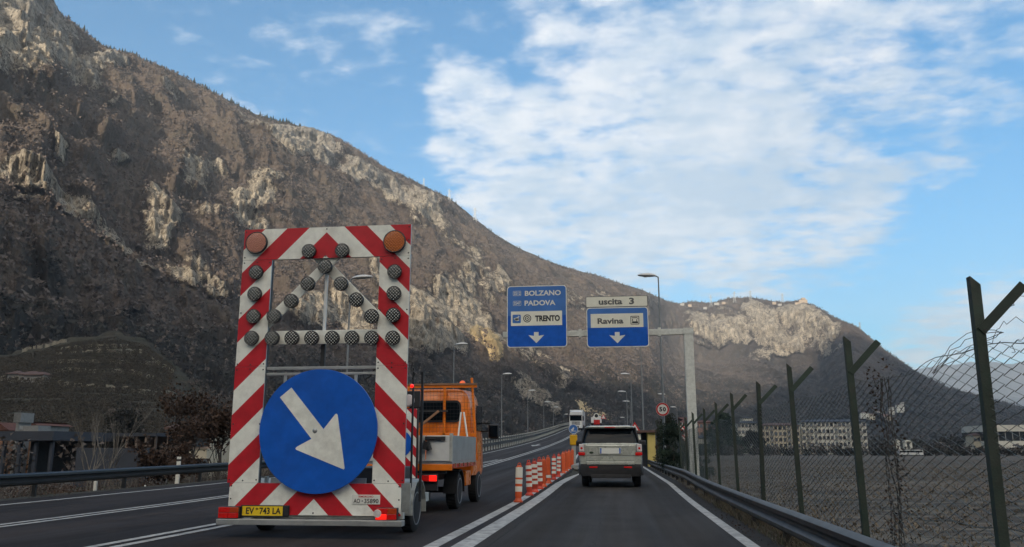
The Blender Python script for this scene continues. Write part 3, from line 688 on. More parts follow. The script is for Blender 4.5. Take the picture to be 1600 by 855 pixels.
def strip(name, fa, fb, fz, Ys, matn, thick=None, n=2, parent=None, lift=0.0, kind=None):
    Ys = np.asarray(Ys, float); a = fa(Ys) if callable(fa) else np.full(len(Ys), fa); b = fb(Ys) if callable(fb) else np.full(len(Ys), fb); z = fz(Ys) + lift
    k = np.linspace(0, 1, n); X = a[:, None] + (b - a)[:, None] * k; V = np.stack([X, np.repeat(Ys[:, None], n, 1), np.repeat(z[:, None], n, 1)], -1)
    rows = [V[:, i] for i in range(n)]
    if thick:
        th = thick(Ys) if callable(thick) else np.full(len(Ys), thick)
        lo = lambda r, o: np.stack([r[:, 0] + o * th * 1.3, r[:, 1], r[:, 2] - th], -1)
        rows = [lo(rows[0], -1)] + rows + [lo(rows[-1], 1)]
    V = np.stack(rows[::-1], 1); o = np_mesh(name, V.reshape(-1, 3), grid_faces(len(Ys), len(rows)), matn, parent, smooth=False)
    if kind: o['kind'] = kind
    return o
road = strip('road', xl, lambda Y: np.where(Y < 44, -2.15, x_right(Y)), zm, YS, 'asphalt', n=6, kind='structure')
strip('embankment', lambda Y: xl(Y) - .9, lambda Y: np.where(Y < 46, -2.2, x_right(Y) + .9), zm, YS, 'foothill', thick=lambda Y: .25 + np.maximum(zm(Y), 0) * 1.0 + np.clip((Y - 40) / 20, 0, 1) * 1.4, n=2, lift=-.03, kind='structure')
lane = strip('exit_lane', -2.15, 2.05, ze, YS[YS < 80], 'asphalt_exit', n=3, kind='structure')
strip('exit_shoulder', -2.2, 2.3, ze, YS[YS < 80], 'soil', thick=.6, lift=-.03, kind='structure')
def line(xf, w, Y0, Y1, parent, fz=zm, lift=.005):
    Ys = np.unique(np.concatenate([[Y0], YS[(YS > Y0) & (YS < Y1)], [Y1]]))
    g = xf if callable(xf) else (lambda Y: np.full(np.shape(Y), xf))
    return strip('road_marking', lambda Y: g(Y) - w / 2, lambda Y: g(Y) + w / 2, fz, Ys, 'paint_line', parent=parent, lift=lift)
line(x_edge, .16, -10, 600, road)
line(lambda Y: x_mid(Y) - .14, .13, -10, 52, road); line(lambda Y: x_mid(Y) + .14, .13, -10, 52, road)
line(lambda Y: x_near(Y) - .15, .14, -10, 600, road); line(lambda Y: x_near(Y) + .15, .14, -10, 600, road)
line(-2.37, .19, -10, 45, road)
line(-1.98, .28, -10, 41, lane, fz=ze); line(1.64, .17, -10, 79, lane, fz=ze)
line(lambda Y: x_right(Y) - .35, .15, 48, 600, road)
mbx = MB(); zq = lambda Y: float(zm(Y)) + .006                     # painted arrow in the oncoming lane
mbx.add([(-8.75, 86, zq(86)), (-8.55, 86, zq(86)), (-8.55, 92, zq(92)), (-8.75, 92, zq(92))], [(0, 1, 2, 3)]); mbx.add([(-8.1, 88, zq(88)), (-8.65, 84, zq(84)), (-9.2, 88, zq(88))], [(0, 1, 2)])
mbx.build('road_marking', 'paint_line', road)

# ------------------------------------------------------------------ lettering
def text_part(txt, x0, x1, z0, z1, y, matn, parent, name='lettering', bold=.0, depth=.003, yaxis=False):
    cu = bpy.data.curves.new('t', 'FONT'); cu.body = txt; cu.size = 1; cu.offset = bold; cu.extrude = .001; cu.resolution_u = 3
    ob = bpy.data.objects.new('t', cu); COL.objects.link(ob); dg = bpy.context.evaluated_depsgraph_get(); dg.update()
    me = bpy.data.meshes.new_from_object(ob.evaluated_get(dg)); bpy.data.objects.remove(ob); bpy.data.curves.remove(cu)
    n = len(me.vertices); co = np.empty(n * 3, np.float32); me.vertices.foreach_get('co', co); co = co.reshape(-1, 3)
    mn, mxx = co.min(0), co.max(0); X = x0 + (co[:, 0] - mn[0]) / (mxx[0] - mn[0]) * (x1 - x0); Z = z0 + (co[:, 1] - mn[1]) / (mxx[1] - mn[1]) * (z1 - z0)
    Yv = y - depth * (co[:, 2] > 0); me.vertices.foreach_set('co', np.stack([X, Yv, Z], -1).astype(np.float32).ravel()); me.materials.clear(); me.materials.append(M[matn])
    me.name = name; o = bpy.data.objects.new(name, me); COL.objects.link(o); o.parent = parent; return o
def rrect(x0, x1, z0, z1, r, n=5):
    P = []
    for cx, cz, a in ((x1 - r, z1 - r, 0), (x0 + r, z1 - r, 90), (x0 + r, z0 + r, 180), (x1 - r, z0 + r, 270)):
        for k in range(n + 1): t = R(a + 90 * k / n); P.append((cx + r * math.cos(t), cz + r * math.sin(t)))
    return P
def disc(cx, cz, r, n=40): return [(cx + r * math.cos(2 * math.pi * k / n), cz + r * math.sin(2 * math.pi * k / n)) for k in range(n)]
def clip_poly(P, f):                          # keep f(p) >= 0
    out = []
    for a, b in zip(P, P[1:] + P[:1]):
        fa, fb = f(a), f(b)
        if fa >= 0: out.append(a)
        if (fa > 0 > fb) or (fa < 0 < fb): t = fa / (fa - fb); out.append((a[0] + (b[0] - a[0]) * t, a[1] + (b[1] - a[1]) * t))
    return out
def striped_board(name, rect, parent, y, th=.03, lo=.52, per=.70, on=.35, xc=0.0, cut=None, slope=1.0):
    """aluminium board with retroreflective stripes as separate flat fields on its face"""
    x0, x1, z0, z1 = rect; mb = MB(); mb.box(x0, x1, y, y + th, z0, z1, 2)
    halves = []
    if x0 < xc: halves.append([(x0, z0), (min(x1, xc), z0), (min(x1, xc), z1), (x0, z1)])
    if x1 > xc: halves.append([(max(x0, xc), z0), (x1, z0), (x1, z1), (max(x0, xc), z1)])
    for h in halves:
        sgn = -1 if h[0][0] < xc - 1e-6 else 1; s = lambda p: p[1] + slope * sgn * (p[0] - xc)
        k = -8
        while lo + k * per < 9:
            for a, b, mi in ((lo + k * per, lo + k * per + on, 0), (lo + k * per + on, lo + (k + 1) * per, 1)):
                q = clip_poly(clip_poly(h, lambda p: s(p) - a), lambda p: b - s(p))
                if len(q) > 2:
                    q = [p for i, p in enumerate(q) if (abs(p[0] - q[i - 1][0]) + abs(p[1] - q[i - 1][1])) > 1e-5]
                    if len(q) > 2: mb.add([(p[0], y - .0015, p[1]) for p in q], [tuple(range(len(q)))], mi)
            k += 1
    return mb.build(name, ['red_sheet', 'white_sheet', 'alu'], parent, fix=False)
def wheel(parent, x, y, z, r, w, side, rimmat='rim', hub=.55):
    t = MB(); t.lathe([(-w / 2, r * .72), (-w / 2 + .01, r * .93), (-w / 2 + .03, r), (w / 2 - .03, r), (w / 2 - .01, r * .93), (w / 2, r * .72)], 'X', n=32)
    for k in range(32):
        a = 2 * math.pi * k / 32; t.beam((-w / 2 + .03, math.cos(a) * r, math.sin(a) * r), (w / 2 - .03, math.cos(a + .06) * r, math.sin(a + .06) * r), .018, .012)
    o = t.build('wheel', 'rubber', parent, smooth=True, loc=(x, y, z))
    q = MB(); e = side * w / 2
    q.lathe([(e * .2, r * .70), (e * 1.02, r * .72), (e * 1.04, r * .66), (e * .75, r * .60), (e * .55, r * .30), (e * .85, r * .22), (e * .9, r * .08)], 'X', n=28)
    for k in range(6): a = 2 * math.pi * k / 6; q.cyl((e * .7, math.cos(a) * r * .42, math.sin(a) * r * .42), (e * .62, math.cos(a) * r * .42, math.sin(a) * r * .42), r * .05, n=6)
    q.build('rim', rimmat, o, smooth=True)
    return o

# ------------------------------------------------------------------ arrow-board trailer
TX, TY = -4.245, 11.4
tr = thing('signal_trailer', (TX, TY, 0), 'tall red and white striped arrow board trailer with a big blue keep right disc', 'trailer')
GAP = .004; RV = None
for nm, rc in (('striped_board', (-1.29, 1.29, 3.975, 4.45)), ('striped_board', (-1.29, -.83, 2.375, 3.975 - GAP)), ('striped_board', (.83, 1.29, 2.375, 3.975 - GAP)),
               ('striped_board', (-1.29, -.83, .735, 2.375 - GAP)), ('striped_board', (.83, 1.29, .735, 2.375 - GAP)), ('striped_board', (-1.25, 1.25, .30, .735 - GAP))):
    b_ = striped_board(nm, rc, tr, 0.0)
    x0, x1, z0, z1 = rc
    for (x, z) in [(x0 + .03, z0 + .04), (x1 - .03, z0 + .04), (x0 + .03, z1 - .04), (x1 - .03, z1 - .04), ((x0 + x1) / 2, z1 - .03), ((x0 + x1) / 2, z0 + .03), (x0 + .03, (z0 + z1) / 2), (x1 - .03, (z0 + z1) / 2)]:
        if RV is None: RV = o = MB().cyl((0, -.002, 0), (0, -.007, 0), .011, n=8).build('rivet', 'dark_steel', b_)
        else: o = RV.copy(); COL.objects.link(o); o.parent = b_
        o.location = (x, 0, z)
    for za, zb_ in ((z0, z0 + .03), (z1 - .03, z1)): MB().box(x0, x1, .030, .05, za, zb_).build('edge_frame', 'alu', b_)
# bars carrying the lamps
def arm(x0, z0, x1, z1, w): return MB().beam((x0, .055, z0), (x1, .055, z1), w, .03, up=(0, 1, 0)) if False else MB().prism([(x0 - w / 2 * (z1 - z0) / math.hypot(x1 - x0, z1 - z0), z0 + w / 2 * (x1 - x0) / math.hypot(x1 - x0, z1 - z0)), (x0 + w / 2 * (z1 - z0) / math.hypot(x1 - x0, z1 - z0), z0 - w / 2 * (x1 - x0) / math.hypot(x1 - x0, z1 - z0)), (x1 + w / 2 * (z1 - z0) / math.hypot(x1 - x0, z1 - z0), z1 - w / 2 * (x1 - x0) / math.hypot(x1 - x0, z1 - z0)), (x1 - w / 2 * (z1 - z0) / math.hypot(x1 - x0, z1 - z0), z1 + w / 2 * (x1 - x0) / math.hypot(x1 - x0, z1 - z0))], .034, .060)
arm(-.90, 2.98, .22, 4.09, .15).build('diagonal_bar', 'white_sheet', tr, bevel=.003)
m_ = MB(); a = arm(.90, 2.98, -.22, 4.09, .15); a.v = [(x, y + .03, z) for x, y, z in a.v]; a.build('diagonal_bar', 'white_sheet', tr, bevel=.003)
MB().box(-.84, .84, .034, .058, 2.70, 2.90).build('cross_bar', 'white_sheet', tr, bevel=.004)
MB().cyl((0, .09, 2.90), (0.0, .09, 3.75), .025, n=12).build('centre_post', 'white_paint', tr, smooth=True)
MB().box(-.03, .03, .07, .12, .5, 2.86).build('mast', 'dark_steel', tr, bevel=.004)
fr_ = MB(); fr_.box(-.86, .84, .04, .08, 2.33, 2.372); fr_.box(-.86, .84, .04, .08, 2.25, 2.285); fr_.box(-.56, -.52, .045, .075, 1.2, 2.25); fr_.box(.50, .54, .045, .075, 1.2, 2.25)
fr_.build('disc_frame', 'alu', tr, bevel=.003)
for sx in (-1, 1): MB().box(sx * .845 - .02, sx * .845 + .02, .035, .08, .6, 3.97).build('upright', 'dark_steel' if sx < 0 else 'galv', tr)
tr_lamps = [(482, 392), (534, 391), (507, 416), (480, 443), (532, 443), (454, 470), (556, 468), (427, 494), (580, 494), (399, 425), (397, 459), (395, 494), (392, 528), (424, 528), (455, 528), (486, 528), (518, 528), (549, 528), (580, 528), (613, 528), (614, 492), (615, 458), (616, 424)]
def lamp_head(x, z, r, lens):
    y0 = .012
    h = MB(); h.lathe([(-.058, r * .97), (-.064, r), (-.066, r * .97), (.0, r * .94), (.03, r * .6)], 'Y', n=32)
    h.lathe([(-.070, r * .98), (-.066, r * 1.0), (-.05, r)], 'Y', n=32)
    o = h.build('warning_lamp', 'black_plastic', tr, smooth=True, loc=(x, y0, z))
    q = MB(); q.lathe([(-.0705, r * .90), (-.076, r * .72), (-.080, r * .4), (-.081, .004)], 'Y', n=32); q.build('lens', lens, o, smooth=True)
    rg = MB(); rg.lathe([(-.071, r * .90), (-.0745, r * .95), (-.071, r * .99)], 'Y', n=32)
    V = rg; V.f = V.f[:-2]; V.m = V.m[:-2]; V.build('bezel', 'dark_steel', o, smooth=True)
    return o
for px, py in tr_lamps:
    p = at(px, py, TY - .06); lamp_head(p.x - TX, p.z, .107, 'led_grey')
for i, (px, py) in enumerate(((400, 379), (616, 377))):
    p = at(px, py, TY - .06); o = lamp_head(p.x - TX, p.z, .170, 'led_pale' if i == 0 else 'led_amber'); o['label'] = ('large amber warning lamp at the top left corner, pale lens', 'large amber warning lamp at the top right corner, bright lens')[i]
# blue disc
dk = MB(); dk.prism(disc(.04, 1.455, .865, 72), -.085, -.055); do = dk.build('blue_disc', 'blue_sheet', tr, bevel=.004); do['label'] = 'round blue keep right sign'
ar = [(-.38, 2.06), (-.545, 1.925), (-.045, 1.342), (-.255, 1.232), (-.272, 1.212), (-.262, 1.192), (.44, .925), (.452, .93), (.455, .945), (.322, 1.672), (.305, 1.69), (.286, 1.682), (.125, 1.475)]
MB().prism([(x, z) for x, z in ar], -.0885, -.085).build('arrow', 'white_sheet', do)
bo = MB(); bo.lathe([(-.104, .004), (-.102, .018), (-.092, .034), (-.0885, .036)], 'Y', o=(.0, 0, 1.455), n=20); bo.build('bolt', 'alu', do, smooth=True)
for sx in (-.3, .36): MB().box(sx - .02, sx + .02, -.055, .045, .9, 2.0).build('bracket', 'alu', do)
# plates
pl = MB(); pl.box(-1.045, -.335, -.035, -.018, .275, .432); po = pl.build('number_plate', 'black_plastic', tr, bevel=.004)
MB().box(-1.02, -.43, -.038, -.0352, .292, .418).build('plate_face', 'yellow_plate', po)
pf = MB(); pf.box(-.415, -.35, -.05, -.036, .30, .42); pf.build('plate_lamp', 'black_plastic', po)
text_part('EV', -.965, -.845, .312, .400, -.0385, 'sign_black', po, bold=.02); text_part('*', -.825, -.785, .366, .400, -.0385, 'sign_black', po, bold=.01)
text_part('743 LA', -.765, -.455, .312, .400, -.0385, 'sign_black', po, bold=.02)
pl2 = MB().box(.555, .955, -.012, -.004, .455, .582).build('registration_plate', 'sign_white', tr); pl2['label'] = 'small white registration plate'
text_part('AO', .580, .672, .468, .528, -.0122, 'sign_black', pl2, bold=.012); text_part('•', .695, .712, .490, .506, -.0122, 'sign_black', pl2, bold=.0); text_part('35890', .732, .935, .468, .528, -.0122, 'sign_black', pl2, bold=.012)
text_part('RIMORCHIO', .650, .860, .545, .570, -.0122, 'sign_red', pl2, bold=.008)
# rear bar, tail lamps
MB().box(-1.34, 1.31, -.16, .0, .175, .250).build('rear_bar', 'alu', tr, bevel=.006)
MB().box(-1.30, 1.27, .04, .14, .255, .34).build('rear_crossmember', 'galv', tr)
for sx, x in ((-1, -1.19), (1, 1.075)):
    l = MB().box(x - .15, x + .15, -.10, -.02, .252, .415).build('tail_lamp', 'black_plastic', tr, bevel=.008)
    MB().box(x - .145, x + .005 * sx, -.118, -.1005, .262, .332).build('stop_lens', 'tail_lit' if sx > 0 else 'tail_red', l, bevel=.004)
    MB().box(x - .145, x + .02, -.1195, -.1005, .335, .408).build('lens', 'tail_red', l, bevel=.004); MB().box(x + .022, x + .145, -.1192, -.1005, .335, .408).build('lens', 'lens_amber', l, bevel=.004)
    MB().box(x + .01 * sx if sx > 0 else x + .0, x + .145, -.119, -.1005, .262, .332).build('lens', 'tail_red', l, bevel=.004)
l = MB(); l.lathe([(-.13, .01), (-.128, .05), (-.12, .055)], 'Y', o=(.955, 0, .34), n=20); l.build('reflector', 'tail_clear', tr, smooth=True)
# chassis, drawbar, wheels
ch = MB(); ch.box(-1.0, -.92, .0, 2.9, .34, .48); ch.box(.92, 1.0, .0, 2.9, .34, .48); ch.box(-1.0, 1.0, 2.8, 2.9, .34, .48); ch.box(-1.0, 1.0, 1.1, 1.2, .34, .46); ch.beam((-.9, 2.85, .42), (0, 4.1, .48), .09, .09); ch.beam((.9, 2.85, .42), (0, 4.1, .48), .09, .09)
ch.box(-.95, .95, .9, 1.0, .28, .36); ch.build('chassis', 'galv', tr)
MB().box(-.75, .75, 1.3, 2.5, .48, .92).build('battery_box', 'dark_steel', tr, bevel=.02)
sp = MB(); sp.box(-.7, .7, .13, .16, .62, .80); sp.build('light_panel', 'alu', tr)
for s in (-1, 1):
    wheel(tr, s * 1.12, 1.05, .335, .335, .20, s)
    f = MB(); secs = []
    for k in range(9):
        a = R(-10 + 200 * k / 8); yy, zz = 1.05 + math.cos(a) * .43, .335 + math.sin(a) * .43
        secs.append([(s * 1.00, yy, zz), (s * 1.26, yy, zz), (s * 1.26, 1.05 + math.cos(a) * .415, .335 + math.sin(a) * .415), (s * 1.00, 1.05 + math.cos(a) * .415, .335 + math.sin(a) * .415)])
    f.loft(secs); f.build('mudguard', 'galv', tr)
    fb = MB(); fb.box(s * .98 - .02, s * .98 + .02, .6, .66, .44, .8) if s < 0 else fb.box(1.03, 1.25, .5, .54, .30, .72); fb.build('bracket', 'galv', tr)
for x, z1, hw_ in ((1.19, 2.40, .012), (1.33, 2.34, .017)): MB().box(x - hw_, x + hw_, .75, .79, .45, z1).build('support_post', 'dark_steel', tr)
for x0, z0, x1, z1 in ((-.15, 2.2, .08, 2.34), ): pass
cb = MB(); cb.tube([(1.20, .1, 2.36), (1.26, .1, 2.44), (1.34, .1, 2.42), (1.32, .1, 2.32), (1.38, .1, 2.26), (1.34, .1, 2.18)], .009, 6); cb.tube([(-1.30, .0, 2.38), (-1.37, .0, 2.43), (-1.36, .0, 2.36)], .007, 5)
cb.tube([(.60, .09, 2.31), (.64, .09, 2.18), (.72, .09, 2.22), (.80, .09, 2.36), (.83, .09, 2.22), (.78, .09, 2.10)], .010, 6); cb.build('cable', 'black_plastic', tr)
tl = MB(); tl.lathe([(0, .0), (.01, .025), (.03, .03), (.05, .02)], 'Y', o=(1.34, .06, 2.08), n=12); tl.build('side_lamp', 'tail_lit', tr, smooth=True)

# ------------------------------------------------------------------ orange works truck
KX, KY = -4.27, 15.9
tk = thing('works_truck', (KX, KY, 0), 'orange flatbed works truck towing the striped arrow board trailer', 'truck')
W2 = 1.08
bd = MB(); bd.box(-W2, W2, 0, 2.75, .92, .97); bd.build('bed_floor', 'alu', tk)
MB().box(-W2, W2, -.02, .03, .80, .915).build('rear_rail', 'orange_paint', tk, bevel=.006)
for s in (-1, 1):
    sr = MB().box(s * W2 - (.03 if s > 0 else 0), s * W2 + (0 if s > 0 else .03), .04, 2.75, .84, .915).build('side_rail', 'red_paint' if s > 0 else 'orange_paint', tk, bevel=.006)
    hk = MB()
    for k in range(6): hk.box(s * W2 + .002, s * W2 + .02, .25 + k * .44, .31 + k * .44, .86, .93)
    hk.build('hook', 'wood_deck', sr)
    MB().box(s * W2 - (.035 if s > 0 else 0), s * W2 + (0 if s > 0 else .035), .05, 2.70, .975, 1.46).build('side_board', 'alu', tk, bevel=.004)
for x0, x1 in ((-W2 + .05, -.02), (.0, .55), (.57, W2 - .05)):
    g = MB(); g.box(x0, x1, -.03, .01, .975, 1.46); g.build('tailgate', 'pale_alu', tk, bevel=.006)
for x in (-W2 + .02, W2 - .02): MB().box(x - .03, x + .03, -.035, .03, .97, 1.50).build('corner_post', 'galv', tk)
lt = MB(); lt.box(.55, .95, -.07, -.032, 1.36, 1.44); lt.box(.80, .86, -.09, -.07, 1.37, 1.43); lt.box(.62, .76, -.085, -.07, 1.385, 1.415); lt.build('latch', 'dark_steel', tk, bevel=.006)
# headboard with mesh guard
hb_ = MB()
for x in (-W2, -.52, .33, ): hb_.box(x - .03, x + .03, 2.73, 2.78, .97, 2.60)
hb_.box(-W2, W2, 2.73, 2.78, 1.48, 1.56); hb_.box(-W2, W2, 2.735, 2.785, 2.58, 2.64); hb_.build('headboard', 'orange_paint', tk, bevel=.005)
sd = MB(); sd.beam((W2 + .02, 2.75, .95), (W2 - .12, 2.75, 2.80), .05, .05); sd.build('headboard_post', 'orange_paint', tk)
MB().box(-W2, W2, 2.71, 2.79, 2.642, 2.68).build('headboard_cap', 'wood_deck', tk)
gm = MB()
for k in range(26): x = -1.04 + k * .08; gm.cyl((x, 2.72, 1.56), (x, 2.72, 2.58), .0022, n=3, cap=False)
for k in range(13): z = 1.60 + k * .08; gm.cyl((-1.05, 2.716, z), (1.02, 2.716, z), .0022, n=3, cap=False)
gm.build('mesh_guard', 'dark_steel', tk)
dg_ = MB(); dg_.beam((-.48, 2.65, 1.50), (.22, 2.65, 2.05), .06, .05); dg_.build('brace', 'wood_deck', tk); MB().box(-.8, .42, 2.66, 2.70, 2.03, 2.07).build('crossbar', 'dark_steel', tk)
for a_, b_ in (((.70, 2.45, 1.30), (.74, 2.65, 2.02)), ((.95, 2.45, 1.30), (.80, 2.65, 2.02))): MB().beam(a_, b_, .03, .03).build('support_strut', 'post_white', tk)
# cab
def ring(y, hw, z0, z1, r, belt=0): return [(-hw * .97, y, z0), (hw * .97, y, z0), (hw, y, z0 + .12), (hw, y, z0 + (z1 - z0) * .52), (hw - .10, y, z1 - r), (hw - .16, y, z1 - r * .45), (hw - .26, y, z1 - r * .1), (hw - .40, y, z1), (-hw + .40, y, z1), (-hw + .26, y, z1 - r * .1), (-hw + .16, y, z1 - r * .45), (-hw + .10, y, z1 - r), (-hw, y, z0 + (z1 - z0) * .52), (-hw, y, z0 + .12)]
cab = MB().loft([ring(2.87, .94, .66, 2.50, .26), ring(2.91, .98, .62, 2.56, .26), ring(3.9, .99, .60, 2.60, .26), ring(4.15, .98, .60, 2.48, .26), ring(4.38, .96, .60, 1.70, .25), ring(4.48, .94, .60, 1.30, .2), ring(4.52, .88, .62, 1.1, .2)]).build('cab', 'orange_paint', tk, smooth=True, bevel=.01)
rw = MB().prism(rrect(-.66, .66, 1.84, 2.26, .10), 2.845, 2.868).build('rear_window', 'car_glass', tk)
gk = MB(); O_ = rrect(-.70, .70, 1.80, 2.30, .13); I_ = rrect(-.655, .655, 1.845, 2.255, .10); n_ = len(O_)
V = [(x, 2.84, z) for x, z in O_] + [(x, 2.84, z) for x, z in I_]; gk.add(V, [(i, (i + 1) % n_, n_ + (i + 1) % n_, n_ + i) for i in range(n_)]); gk.build('window_seal', 'black_plastic', rw)
for s in (-1, 1):
    MB().box(s * .99 - (.0 if s > 0 else .012), s * .99 + (.012 if s > 0 else 0), 3.2, 4.0, 1.62, 2.2).build('side_window', 'car_glass', tk)
    rb = MB()
    rb.beam((s * .97, 2.86, 2.1), (s * .985, 2.86, 1.0), .02, .02); rb.build('cab_rib', 'orange_paint', tk)
    mi = MB(); mi.beam((s * .98, 4.1, 1.62), (s * 1.26, 4.0, 1.62), .04, .03); mi.beam((s * .98, 4.1, 1.82), (s * 1.26, 4.0, 1.80), .04, .03)
    mo = mi.build('mirror', 'black_plastic', tk)
    MB().box(s * 1.16, s * 1.42, 3.92, 4.04, 1.44, 1.80).build('mirror_shell', 'black_plastic', mo, bevel=.05)
    MB().box(s * 1.19, s * 1.39, 3.905, 3.918, 1.49, 1.76).build('mirror_glass', 'car_glass', mo, bevel=.01)
for z in (2.34, 2.42): MB().cyl((-.72, 2.89, z), (.70, 2.89, z), .022, n=8).build('roof_ridge', 'orange_paint', tk, smooth=True)
bc = MB(); bc.lathe([(0, .05), (.04, .07), (.05, .05)], 'Z', o=(.62, 3.4, 2.58), n=16); bo_ = bc.build('beacon', 'black_plastic', tk)
bc = MB(); bc.lathe([(.05, .075), (.13, .08), (.19, .06), (.215, .02)], 'Z', o=(.62, 3.4, 2.58), n=18); bc.build('beacon_dome', 'orange_glass', bo_, smooth=True)
# frame, lights, wheels
cf = MB(); cf.box(-.42, -.34, .1, 4.4, .55, .72); cf.box(.34, .42, .1, 4.4, .55, .72); cf.box(-.4, .4, .5, .6, .55, .7); cf.box(-.95, .95, .05, .12, .74, .79); cf.box(-.9, .9, 1.3, 1.42, .32, .44); cf.build('chassis', 'dark_steel', tk)
MB().box(-.98, .80, -.02, .08, .42, .66).build('rear_bumper', 'black_plastic', tk, bevel=.01)
for s in (-1, 1):
    l = MB().box(s * .58 - .24, s * .58 + .24, -.07, -.022, .58, .73).build('tail_lamp', 'black_plastic', tk, bevel=.01)
    MB().box(s * .58 - .22, s * .58 + .06 * s, -.082, -.0705, .60, .71).build('lens', 'tail_red', l, bevel=.005)
    MB().box(s * .58 + (.07 if s > 0 else -.05), s * .58 + .22, -.084, -.0705, .60, .71).build('lens', 'tail_lit', l, bevel=.005)
    wheel(tk, s * .86, 1.35, .36, .36, .24, s, 'rim'); wheel(tk, s * .88, 3.72, .36, .36, .22, s, 'rim')
    fd = MB(); secs = []
    for k in range(9):
        a = R(-5 + 190 * k / 8); secs.append([(s * .72, 1.35 + math.cos(a) * .44, .36 + math.sin(a) * .44), (s * 1.0, 1.35 + math.cos(a) * .44, .36 + math.sin(a) * .44), (s * 1.0, 1.35 + math.cos(a) * .42, .36 + math.sin(a) * .42), (s * .72, 1.35 + math.cos(a) * .42, .36 + math.sin(a) * .42)])
    fd.loft(secs).build('mudguard', 'black_plastic', tk)
MB().box(.70, .96, 2.15, 2.75, .42, .74).build('side_locker', 'orange_paint', tk, bevel=.02)
pk = MB().box(.5, .95, .3, .7, 1.0, 1.30).build('load_box', 'white_paint', tk, bevel=.02)
# striped signal board carried upright at the back left of the bed
wb = MB().box(-.22, .47, -.30, -.26, .62, 1.98).build('signal_board', 'dark_steel', tk)
stb = striped_board('stripe_field', (-.20, .44, .66, 1.96), wb, -.305, th=.004, lo=.1, per=.36, on=.18, xc=-1.5)
ls = MB(); ls.lathe([(-.36, .01), (-.35, .10), (-.27, .12)], 'Y', o=(.26, 0, 2.12), n=20); ls.build('lamp', 'tail_clear', wb, smooth=True)
MB().box(.12, .48, -.27, -.20, 2.0, 2.30).build('lamp_housing', 'black_plastic', wb, bevel=.01)
MB().prism(disc(.10, 1.30, .26, 36), -.322, -.308).build('blue_roundel', 'blue_sheet', wb)
hd = MB(); hd.cyl((.55, -.10, 1.20), (.60, -.10, 1.34), .07, n=10); hd.cyl((.60, -.10, 1.34), (.66, -.10, 1.18), .05, n=10); hd.build('winch', 'black_plastic', tk)
cb2 = MB(); cb2.tube([(-.8, -.2, .50), (-.2, -.4, .42), (0, -.45, .50)], .015); cb2.box(-.06, .06, -.5, .1, .46, .54); cb2.build('tow_hitch', 'dark_steel', tk)

# ------------------------------------------------------------------ silver estate car in the exit lane
SX, SY = -.26, 25.7
sv = thing('off_road_car', (SX, SY, float(ze(25.5))), 'silver green off road estate car seen from behind in the exit lane', 'car'); sv.scale = (1, 1, 1.055)
def cring(y, k, z0, z1, zb): 
    H = [(.0, z0), (.78, z0), (.90, z0 + .08), (.950, z0 + .30), (.965, .92), (.95, 1.08), (.915, min(zb, 1.20)), (.86, zb + .02), (0, zb + .03)]
    P = [(x * k, z) for x, z in H]; return [(x, y, z) for x, z in P] + [(-x, y, z) for x, z in P[-2:0:-1]]
body = MB().loft([cring(.05, .955, .40, 1.2, 1.21), cring(.09, .985, .36, 1.2, 1.23), cring(.30, 1.0, .34, 1.2, 1.24), cring(3.1, 1.0, .34, 1.2, 1.22), cring(3.5, .99, .34, 1.1, 1.12), cring(4.25, .96, .36, 1.0, 1.02), cring(4.45, .88, .42, .95, .92)]).build('body', 'silver_paint', sv, smooth=True, bevel=.012)
def gsec(z, hw, y0, y1, r=.14):
    P = rrect(-hw, hw, y0, y1, r, 4); return [(x, y, z) for x, y in P]
gh = MB().loft([gsec(1.20, .875, .14, 3.25), gsec(1.30, .860, .17, 3.15), gsec(1.46, .815, .25, 2.85), gsec(1.62, .760, .36, 2.55), gsec(1.70, .730, .42, 2.40)]).build('glasshouse', 'car_glass', sv, smooth=True)
rf = MB().loft([gsec(1.675, .742, .36, 2.45, .12), gsec(1.715, .745, .28, 2.42, .12), gsec(1.745, .72, .30, 2.3, .12), gsec(1.765, .62, .42, 2.1, .12)]).build('roof', 'silver_paint', sv, smooth=True)
spo = MB().loft([gsec(1.685, .66, .20, .42, .04), gsec(1.725, .68, .18, .44, .04)]).build('spoiler', 'silver_paint', rf, smooth=True)
MB().box(-.16, .16, .172, .182, 1.695, 1.715).build('brake_light', 'tail_red', spo)
